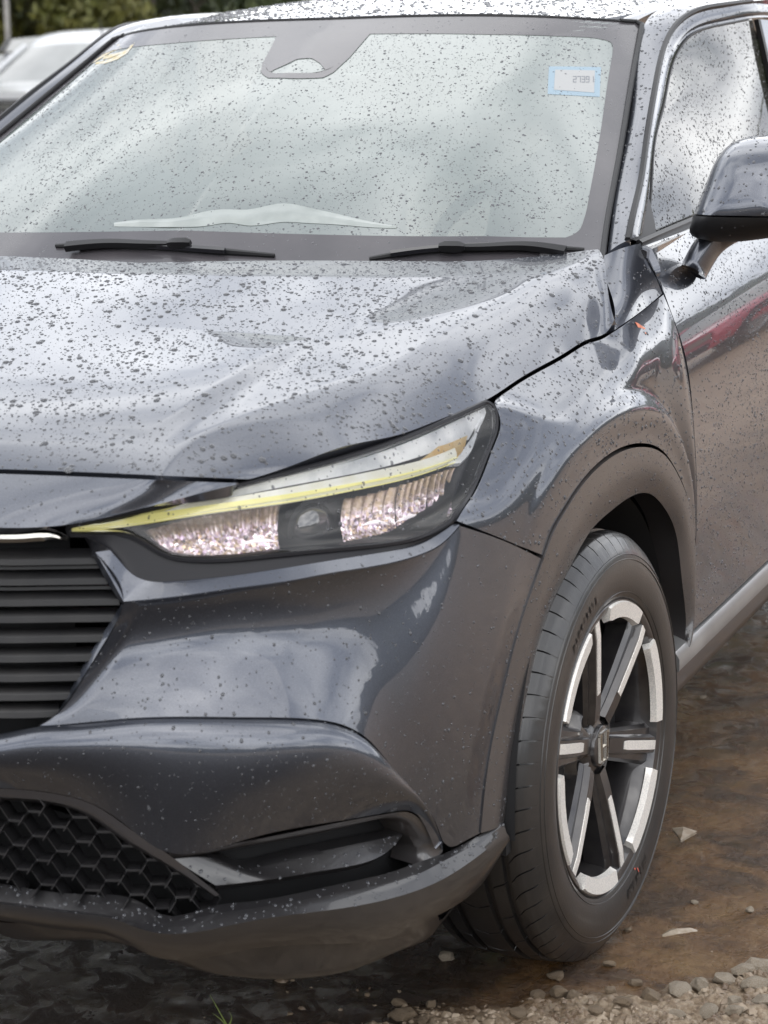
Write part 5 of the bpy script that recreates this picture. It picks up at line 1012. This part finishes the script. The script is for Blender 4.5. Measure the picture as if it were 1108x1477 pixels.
# ------------------------------------------------------------------ other vehicles
def simple_wheel(parent, x, y, r, w_, name='wheel'):
    A = np.linspace(0, 2*np.pi, 28, endpoint=False); sgn = 1 if x > 0 else -1
    pr = [(-w_, r*.6), (-w_, r*.96), (-w_*.9, r), (-.02, r), (0, r*.95), (.004, r*.72), (-.01, r*.68)]
    t = empty(name, (x, y, r), parent); mb = MB().grid(np.stack([np.stack([np.full(28, a*sgn), np.cos(A)*b_, np.sin(A)*b_], 1) for a, b_ in pr]), closed_u=True); mb.build('tyre', M['rubber'], t)
    mb = MB().grid(np.stack([np.stack([np.full(28, a*sgn), np.cos(A)*b_, np.sin(A)*b_], 1) for a, b_ in [(-.01, r*.68), (-.03, r*.62), (-.02, r*.3), (-.01, r*.12), (-.01, .005)]]), closed_u=True); mb.build('rim', M['satin'], t)
def vehicle(name, label, cat, loc, rz, paint, L_, Wd, lower, cabin, zb, wh, wheels, group=None, glass='side_glass', dome=.045):
    """lower: [(y, z_top)] bonnet/boot line front->rear; cabin: windscreen foot, roof front, roof rear, rear foot as (y, z)"""
    root = tag(empty(name, loc), label, cat, group); root.rotation_euler = (0, 0, rz); h = Wd/2
    ys = np.array([p[0] for p in lower]); zt = np.array([p[1] for p in lower]); yy = np.linspace(ys[0], ys[-1], 70); zz = np.interp(yy, ys, zt); zz = np.convolve(np.pad(zz, 3, mode='edge'), np.ones(7)/7, 'valid')
    endt = np.clip(np.minimum(yy-yy[0], yy[-1]-yy)/.45, 0, 1); wf = h*(.86+.14*np.sqrt(endt)); rows = []
    for y, z, w_, e in zip(yy, zz, wf, endt):
        sec = [(-w_*.93, zb), (-w_, zb+.12), (-w_*1.005, zb+(z-zb)*.55), (-w_*.985, z-.10), (-w_*.94, z-.03), (-w_*.82, z), (-w_*.4, z+.018), (0, z+.024)]; sec = sec+[(-a, b_) for a, b_ in sec[::-1][1:]]
        rows.append([(a, y, b_) for a, b_ in sec])
    G = np.array(rows); mb = MB(); mb.grid(G, flip=True)
    for k in (0, -1): q = G[k]; mb.add(q, [tuple(range(len(q)))[::(1 if k == 0 else -1)]])
    # wheel arches are dark discs set into the flank
    mb.build('body', paint, root, angle=50)
    (y0, z0), (y1, z1), (y2, z2), (y3, z3) = cabin; wr = h*.74; wbm = h*.93
    def cab(t): return [np.array(q) for q in ([(-wbm, y0, z0), (-wr, y1, z1), (wr, y1, z1), (wbm, y0, z0)], [(-wbm, y3, z3), (-wr, y2, z2), (wr, y2, z2), (wbm, y3, z3)])][t]
    f, r_ = cab(0), cab(1); n = 14; mb = MB(); x = np.linspace(-1, 1, n)
    yr = np.linspace(y1-.02, y2+.02, 8); mb.grid(np.stack([np.stack([x*wr*1.02, np.full(n, y)+.06*x**2*(1-2*k/7), np.interp(k/7, [0, .4, 1], [z1, max(z1, z2)+dome, z2])-.05*np.abs(x)**3], 1) for k, y in enumerate(yr)]), flip=True); mb.build('roof', paint, root)
    for s_ in (-1, 1):
        for a, b_ in ((f[0], f[1]), (r_[0], r_[1])):
            P = np.array([a, (a+b_)/2+np.array([-.012, 0, .01]), b_]); P = curve(P, 8); P[:, 0] *= -s_; mb = MB(); mb.sweep(P, [(-.035, -.02), (.035, -.02), (.03, .025), (-.03, .025)], up=(0, -1, .5)); mb.build('roof_post', paint, root)
        mb = MB(); a, b_, c, d = f[0], f[1], r_[1], r_[0]; q = np.array([a, b_, c, d])*np.array([-s_*.985, 1, 1]); mb.add(q, [(0, 1, 2, 3)]); mb.build('side_window', M[glass], root)
        mb = MB(); ym = (y1+y2)/2; P = np.array([(-s_*-wbm*-1, ym, z0), (-s_*-wr*-1, ym, z1)]); mb.sweep(np.linspace(P[0], P[1], 4)*np.array([1.0, 1, 1]), [(-.05, -.012), (.05, -.012), (.05, .012), (-.05, .012)], up=(1, 0, .2)); mb.build('door_post', M['black'], root)
        mb = MB(); A = np.linspace(0, 2*np.pi, 16, endpoint=False); c0 = np.array([s_*(h+.10), y0+.45, z0+.10]); mb.grid(np.stack([np.stack([c0[0]+np.cos(A)*.11*k, np.full(16, c0[1]+dy), c0[2]+np.sin(A)*.08*k], 1) for dy, k in ((-.08, .1), (-.07, .6), (-.03, .95), (.03, 1), (.04, .05))]), closed_u=True); mb.build('door_mirror', paint, root)
    mb = MB(); S = ruled(curve(np.array([f[0], (f[0]+f[3])/2+np.array([0, -.10, -.01]), f[3]])*np.array([.93, 1, 1])+np.array([0, .01, .01]), 14), curve(np.array([f[1], (f[1]+f[2])/2+np.array([0, -.05, .03]), f[2]])*np.array([.95, 1, 1])+np.array([0, 0, -.01]), 14), 8); mb.grid(S); mb.build('windscreen', M['far_glass'], root)
    mb = MB(); S = ruled(np.linspace(r_[0], r_[3], 8)*np.array([.93, 1, 1]), np.linspace(r_[1], r_[2], 8)*np.array([.95, 1, 1]), 5); mb.grid(S, flip=True); mb.build('rear_window', M[glass], root)
    mb = MB(); mb.box((0, (y0+y3)/2, (z0+z1)/2-.12), (wr*1.7, (y3-y0)*.7, (z1-z0)*.5)); mb.build('cabin_interior', M['dark'], root, smooth=False)
    yf = yy[0]; zf = zz[0]
    for s_ in (-1, 1):
        mb = MB(); mb.box((s_*h*.66, yf+.0, zf-.15), (h*.34, .10, .14)); mb.build('headlight', M['chrome'], root, angle=30)
    g0 = mb = MB(); mb.box((0, yf-.005, zf-.18), (h*.86, .04, .24)); g = mb.build('grille', M['black'], root)
    for k in range(4): MB().box((0, yf-.03, zf-.09-.055*k), (h*.84, .02, .014)).build('grille_bar', M['satin'], g)
    mb = MB(); mb.box((0, yf-.02, zb+.10), (Wd*.80, .12, .16)); mb.build('bumper', M['black'], root)
    for x_ in (-h+.0, h-.0):
        for y_ in wheels: simple_wheel(root, x_+(.006 if x_ > 0 else -.006), y_, wh, .2)
        for y_ in wheels:
            A = np.linspace(0, np.pi, 20); mb = MB(); P = np.stack([np.full(20, x_*1.003), y_+np.cos(A)*wh*1.16, wh+np.sin(A)*wh*1.16], 1); mb.sweep(P, [(-.03, -.02), (.03, -.02), (.03, .02), (-.03, .02)], up=(1, 0, 0)); mb.build('wheel_arch', M['black'], root)
    return root
M['silver'] = vary(mat('silver_white_paint', (.46, .47, .48), .3, .1, .8), 3, (.50, .51, .52))
M['black_paint'] = vary(mat('black_vehicle_paint', (.02, .02, .022), .25, .2, 1.0), 3, (.03, .03, .032))
M['red_paint'] = vary(mat('red_vehicle_paint', (.42, .02, .06), .3, .1, 1.0), 3, (.46, .03, .07))
M['far_glass'] = glass_mat('wet_pickup_glass', (.5, .52, .5), (.42, .43, .42), .70, 1.9)
def build_vehicles():
    pw = at(-8, 119, Y=19.0); zg = pw[2]-1.13; xc = pw[0]+.78; g = lambda y: max(0, y-6)*.0125
    pk = vehicle('pickup_truck', 'silver white pickup truck with wet windscreen parked behind the grey car', 'pickup truck', (xc, 19.0, zg), math.radians(3), M['silver'], 5.2, 1.82,
        [(-1.36, .98), (-1.2, 1.04), (-.2, 1.11), (.1, 1.13), (1.6, 1.10), (3.4, 1.08), (3.5, 1.08)], [(-.02, 1.12), (.66, 1.55), (1.75, 1.60), (2.0, 1.1)], .42, .39, (-.55, 2.5), dome=.14)
    a, b_ = np.array(at(144, 27, Y=19.9)), np.array(at(148, 48, Y=19.9)); inv_ = Matrix.Translation(Vector(pk.location)) @ Matrix.Rotation(math.radians(3), 4, 'Z'); inv_ = inv_.inverted(); mb = MB(); mb.tube(np.array([np.array(inv_ @ Vector(q)) for q in np.linspace(b_-np.array([0, 0, .05]), a, 5)]), [.012, .011, .009, .008, .006], 6); mb.build('aerial', M['black'], pk)
    mb = MB(); mb.sweep(np.linspace((-.35, -1.385, .86), (.35, -1.385, .86), 3), [(-.01, -.02), (.01, -.02), (.01, .02), (-.01, .02)]); mb.build('badge_bar', M['chrome'], pk)
    p = at(52, 52, Y=27); vehicle('black_van', 'black tall vehicle standing behind the pickup, only its roof showing', 'van', (p[0]-.15, 27, p[2]-1.80), 0, M['black_paint'], 4.4, 1.75, [(-1.2, .95), (-.4, 1.05), (0, 1.1), (2.9, 1.1), (3.0, 1.05)], [(-.05, 1.08), (.5, 1.78), (2.5, 1.80), (2.9, 1.1)], .35, .34, (-.4, 2.2))
    p = at(-30, 76, Y=24); vehicle('black_car', 'black car parked left of the silver pickup at the edge of view', 'car', (p[0]-.55, 24, p[2]-1.55), math.radians(4), M['black_paint'], 4.4, 1.78, [(-1.2, .85), (-.3, 1.0), (0, 1.03), (2.7, 1.05), (2.8, 1.0)], [(-.05, 1.02), (.6, 1.53), (2.0, 1.55), (2.7, 1.05)], .32, .33, (-.4, 2.1))
    vehicle('red_car', 'red car parked across from the grey car, reflected as a red streak', 'car', (4.6, 13.0, .09), math.radians(12), M['red_paint'], 4.3, 1.76, [(-1.2, .78), (-.4, .92), (0, .97), (2.7, 1.0), (2.8, .95)], [(-.05, .95), (.7, 1.45), (2.0, 1.47), (2.7, 1.0)], .3, .33, (-.4, 2.1))
build_vehicles()
# ------------------------------------------------------------------ trees
M['leaf'] = vary(mat('leaf_olive', (.085, .095, .018), .55), .9, (.15, .14, .03), .38, .62)
M['leaf2'] = vary(mat('leaf_dark', (.028, .042, .014), .55), .9, (.06, .075, .02), .38, .62)
M['bark'] = vary(mat('bark', (.10, .085, .07), .9), 8, (.06, .05, .04))
def tree(name, label, cat, loc, hgt, rad, leafm, seed, nleaf=5200, size=.13, base=.3, group=None):
    r = np.random.default_rng(seed); root = tag(empty(name, loc), label, cat, group); mb = MB(); th = hgt*.55; P = curve(np.array([(0, 0, -.2), (r.uniform(-.1, .1), r.uniform(-.1, .1), th*.5), (r.uniform(-.25, .25), r.uniform(-.2, .2), th)]), 8); mb.tube(P, np.linspace(.05*hgt/3, .02*hgt/3, 8), 8)
    cl = []
    for k in range(16):
        a = r.uniform(0, 6.3); q = r.uniform(.2, .85); z = hgt*r.uniform(base, .93); w_ = rad*q*(1-.5*max(0, z/hgt-.5)); c = np.array([math.cos(a)*w_, math.sin(a)*w_, z]); cl.append((c, rad*r.uniform(.28, .5)))
        if k < 7: s_ = P[int(r.integers(2, 8))]; mb.tube(curve(np.array([s_, (s_+c)/2+np.array([0, 0, .1]), c]), 5), np.linspace(.016, .006, 5)*hgt/3, 5)
    mb.build('trunk', M['bark'], root)
    per = nleaf//len(cl); V = []; 
    for c, rr in cl:
        d = r.normal(size=(per, 3)); d /= np.linalg.norm(d, axis=1)[:, None]; p = c+d*rr*r.uniform(.35, 1.08, (per, 1))**.6*np.array([1, 1, .8]); n = d+r.normal(size=(per, 3))*.7; n /= np.linalg.norm(n, axis=1)[:, None]; t = np.cross(n, r.normal(size=(per, 3))); t /= np.linalg.norm(t, axis=1)[:, None]; b_ = np.cross(n, t); s_ = size*r.uniform(.5, 1.2, (per, 1))
        V.append(np.stack([p-t*s_, p-b_*s_*.45, p+t*s_, p+b_*s_*.45], 1))
    V = np.concatenate(V); k = len(V); mb = MB(); mb.v.append(V.reshape(-1, 3)); mb.n = 4*k; mb.f = [(4*i, 4*i+1, 4*i+2, 4*i+3) for i in range(k)]; mb.build('crown', leafm, root, smooth=False)
    return root
def build_trees():
    spec = [(-60, 31, 6.2, 2.0, 'leaf', 'olive bushy tree farthest left behind the grey pole'), (30, 33, 6.6, 2.1, 'leaf', 'olive green tree rising behind the black van'), (105, 32, 6.0, 2.0, 'leaf', 'yellowish bushy tree rising behind the roof of the silver pickup'), (165, 31, 6.4, 1.9, 'leaf', 'olive tree behind the aerial of the silver pickup'), (225, 33, 6.8, 2.1, 'leaf2', 'dark green tree showing above the car roof edge'), (70, 39, 8.5, 2.8, 'leaf2', 'tall dark tree standing behind the olive bushes at centre'), (190, 40, 8.5, 2.8, 'leaf2', 'tall dark tree behind the olive bushes toward the car roof'), (-20, 40, 8.5, 2.8, 'leaf2', 'tall dark tree behind the pole')]
    for k, (u, y, h_, r_, m_, lab) in enumerate(spec):
        p = at(u, 60, Y=y); tree('bushy_tree', lab, 'tree', (p[0], y, max(0, y-6)*.0125-.1), h_, r_, M[m_], 40+k, nleaf=7200 if y < 35 else 5000, size=.12 if y < 35 else .2, base=.08, group='trees behind the parked vehicles')
    a = at(12, 75, Y=28.5); mb = MB(); gzv = (28.5-6)*.0125; mb.tube(np.array([(0, 0, -.2), (.01, 0, 2.5), (.02, 0, 6.0)]), [.05, .046, .04], 10); o = mb.build('utility_pole', vary(mat('grey_pole', (.30, .29, .27), .8), 6, (.22, .21, .2))); o.location = (a[0], 28.5, gzv); tag(o, 'slim grey upright pole in front of the trees at far left', 'pole')
    # the wood that closes the yard all round
    n = 420; A = np.linspace(0, 2*np.pi, n, endpoint=False); R_ = 46+5*vnoise(A*9, A*0, 1, 3, 3); hh = 5.0+2.2*vnoise(A*14, A*0+4, 1, 4, 4); rows = []
    for k, t in enumerate(np.linspace(0, 1, 16)):
        rr = R_+3.5*(t**2)+1.3*vnoise(A*40, A*0+t*9, 1, 5, 3); zz_ = hh*t*(1+.12*vnoise(A*60, A*0+t*7, 1, 6, 3)); rows.append(np.stack([np.cos(A)*rr, np.sin(A)*rr+2, zz_+np.maximum(0, np.sin(A)*rr-6)*.0125-.3], 1))
    G = np.stack(rows); mb = MB(); mb.grid(G, closed_u=True); r = np.random.default_rng(8); k = 46000; i = r.integers(0, 15, k); j = r.integers(0, n, k); p = G[i, j]+r.normal(size=(k, 3))*np.array([.7, .7, .5]); t = r.normal(size=(k, 3)); t /= np.linalg.norm(t, axis=1)[:, None]; b_ = np.cross(t, r.normal(size=(k, 3))); b_ /= np.linalg.norm(b_, axis=1)[:, None]; s_ = r.uniform(.14, .34, (k, 1)); V = np.stack([p-t*s_, p-b_*s_*.6, p+t*s_, p+b_*s_*.6], 1).reshape(-1, 3); mb.add(V, [(4*q, 4*q+1, 4*q+2, 4*q+3) for q in range(k)])
    tag(mb.build('distant_woods', M['leaf2'], smooth=False), kind='stuff')
build_trees()
# ------------------------------------------------------------------ raindrops standing on the panels
def water_mat():
    m = mat('rain_water', (.14, .145, .16), .0, 0, .4, trans=.6, ior=1.36); return m
M['water'] = water_mat()
OBJ = {}
for o in CAR.children_recursive: OBJ.setdefault(o.name, o)
def drops(key, parent, dens, rmed, sig=.45, rmax=.0045, margin=240, seed=1, aspect=1.25, hfac=.42, cap=22000, zmin=None):
    r = np.random.default_rng(seed); P = []; Nn = []
    for G, n in SURF[key]:
        a, b_, c, d = G[:-1, :-1], G[:-1, 1:], G[1:, 1:], G[1:, :-1]; area = np.linalg.norm(np.cross(c-a, d-b_), axis=2)/2; ctr = (a+c)/2; nn = n[:-1, :-1]
        uv, z = pix(ctr.reshape(-1, 3)); ok = (uv[:, 0] > -margin) & (uv[:, 0] < PW+margin) & (uv[:, 1] > -margin) & (uv[:, 1] < PH+margin)
        ok &= np.sum(nn.reshape(-1, 3)*(CPOS-ctr.reshape(-1, 3)), axis=1) > 0
        w = (area.ravel()*ok); tot = w.sum()
        if tot <= 0: continue
        k = min(int(tot*dens), cap); idx = r.choice(len(w), k, p=w/tot); i, j = np.unravel_index(idx, area.shape); u, v = r.uniform(0, 1, (2, k, 1))
        q = (a[i, j]*(1-u)+b_[i, j]*u)*(1-v)+(d[i, j]*(1-u)+c[i, j]*u)*v; P.append(q); Nn.append(nn[i, j])
    P = np.concatenate(P); Nn = np.concatenate(Nn); Nn = Nn/np.linalg.norm(Nn, axis=1)[:, None]
    # clumpy cover
    kp = r.uniform(0, 1, len(P)) < .62+.55*vnoise(P[:, 0]*1.0+P[:, 2], P[:, 1]+P[:, 2]*.7, 7, seed+30, 3); P, Nn = P[kp], Nn[kp]
    k = len(P); R_ = np.minimum(r.lognormal(math.log(rmed), sig, k), rmax)
    down = np.array([0, 0, -1.])-Nn*(-Nn[:, 2:3]); l = np.linalg.norm(down, axis=1, keepdims=True); down = np.where(l > .05, down/np.maximum(l, 1e-6), np.array([[.3, .95, 0]])); down -= Nn*np.sum(down*Nn, axis=1, keepdims=True); down /= np.linalg.norm(down, axis=1, keepdims=True); side = np.cross(Nn, down)
    m_ = 7; th = np.linspace(0, 2*np.pi, m_, endpoint=False)[None]+r.uniform(0, 6, (k, 1)); jit = 1+r.uniform(-.13, .13, (k, m_)); asp = 1+(aspect-1)*r.uniform(0, 1.6, (k, 1))
    ca, sa = np.cos(th)*jit, np.sin(th)*jit/asp
    def ring(f, h): return P[:, None]+down[:, None]*(ca*R_[:, None]*f)[..., None]+side[:, None]*(sa*R_[:, None]*f)[..., None]+Nn[:, None]*(R_[:, None, None]*h)
    V = np.concatenate([ring(1, -.05), ring(.82, hfac*.62), ring(.42, hfac*.95), (P+Nn*(R_*hfac)[:, None])[:, None]], 1); nv = 3*m_+1
    F = []; 
    for j in range(m_):
        q = (j+1) % m_; F += [(j, q, m_+q, m_+j), (m_+j, m_+q, 2*m_+q, 2*m_+j)]
    T_ = [(2*m_+j, 2*m_+(j+1) % m_, 3*m_) for j in range(m_)]
    base = (np.arange(k)*nv)[:, None, None]; Q = (np.array(F)[None]+base).reshape(-1, 4); T_ = (np.array(T_)[None]+base).reshape(-1, 3)
    me = bpy.data.meshes.new('raindrops'); nq, nt_ = len(Q), len(T_); me.vertices.add(k*nv); me.vertices.foreach_set('co', V.ravel()); me.loops.add(nq*4+nt_*3); me.loops.foreach_set('vertex_index', np.concatenate([Q.ravel(), T_.ravel()]).astype(np.int32)); me.polygons.add(nq+nt_)
    me.polygons.foreach_set('loop_start', np.concatenate([np.arange(nq)*4, nq*4+np.arange(nt_)*3]).astype(np.int32)); me.polygons.foreach_set('use_smooth', [True]*(nq+nt_)); me.update(calc_edges=True); me.materials.append(M['water'])
    o = bpy.data.objects.new('raindrops', me); COL.objects.link(o); o.parent = parent; tag(o, kind='stuff'); return o
drops('bonnet', OBJ['bonnet'], 26000, .00105, .62, .0056, seed=1, cap=42000, aspect=1.05)
drops('windscreen', OBJ['windscreen'], 26000, .00095, .48, .0032, seed=2, cap=34000, aspect=1.1)
drops('roof', OBJ['roof'], 8000, .0022, .5, .0050, seed=3)
drops('pillar', OBJ['roof_pillar'], 9000, .0017, .45, .0040, seed=4)
drops('door_frame', OBJ['door_frame'], 12000, .0011, .4, .0028, seed=5)
drops('side_glass', OBJ['door_window'], 17000, .0013, .42, .0030, seed=6)
drops('wing', OBJ['front_wing'], 15000, .00135, .45, .0038, seed=7)
drops('door', OBJ['front_door'], 18000, .0012, .42, .0030, seed=8)
drops('cladding', OBJ['arch_cladding'], 16000, .0009, .45, .0032, seed=9)
drops('bumper', OBJ['bumper'], 9000, .0010, .45, .0032, seed=10, cap=9000)
drops('lens', [o for o in CAR.children_recursive if o.name.startswith('lamp_lens')][0], 6000, .0013, .45, .0034, seed=11)
drops('lip', OBJ['front_lip'], 12000, .0016, .45, .0038, seed=12)
drops('mirror', OBJ['mirror_cap'], 9000, .0015, .45, .0036, seed=13)
# ------------------------------------------------------------------ a shed blossom stuck to the wing
def build_dash_sheet():
    m = vary(mat('pale_plastic_sheet', (.27, .295, .283), .3, 0, .5), 18, (.215, .24, .228), .4, .6); up = [(165, 322), (215, 317), (262, 314), (300, 305), (330, 303), (358, 303), (405, 294), (440, 299), (480, 308), (530, 319), (572, 327)]; lo = [(165, 327), (215, 328), (262, 328), (300, 326), (330, 322), (358, 326), (405, 321), (440, 322), (480, 324), (530, 328), (572, 330)]
    off = .0014+.0004*np.sin(np.arange(11)*1.9); A = curve(np.array([WSEV(WSFIND(*p), o) for p, o in zip(up, off)]), 50); B = curve(np.array([WSEV(WSFIND(*p), .0008) for p, o in zip(lo, off)]), 50); G = ruled(A, B, 6); G[2:4] += np.array([0, -.0006, .0012]); mb = MB(); mb.grid(G)
    tag(mb.build('plastic_sheet', m), 'crumpled pale plastic sheet along the foot of the windscreen above the wiper', 'plastic sheet')
build_dash_sheet()
def build_petal():
    m = vary(mat('wet_orange_petal', (.52, .13, .06), .45), 90, (.62, .22, .12)); mb = MB()
    for k, pts in enumerate(([(916, 464), (930, 470), (941, 485), (927, 484)], [(922, 481), (932, 477), (941, 476), (936, 490)], [(924, 473), (936, 480), (934, 491), (926, 487)], [(928, 470), (942, 470), (940, 474), (930, 476)])):
        P = np.array([wall(*W(u, v, np.interp(v, [462, 500], [-.0535, -.032])+.006)) for u, v in pts]); P[1:3, 2] += .003*(k % 2); c = P.mean(0)+np.array([.003, -.002, .003]); mb.add(np.vstack([P, c]), [(0, 1, 4), (1, 2, 4), (2, 3, 4), (3, 0, 4)])
    tag(mb.build('flower_petals', m, smooth=False), 'crushed orange flower petals stuck to the wing below the mirror', 'petals')
build_petal()
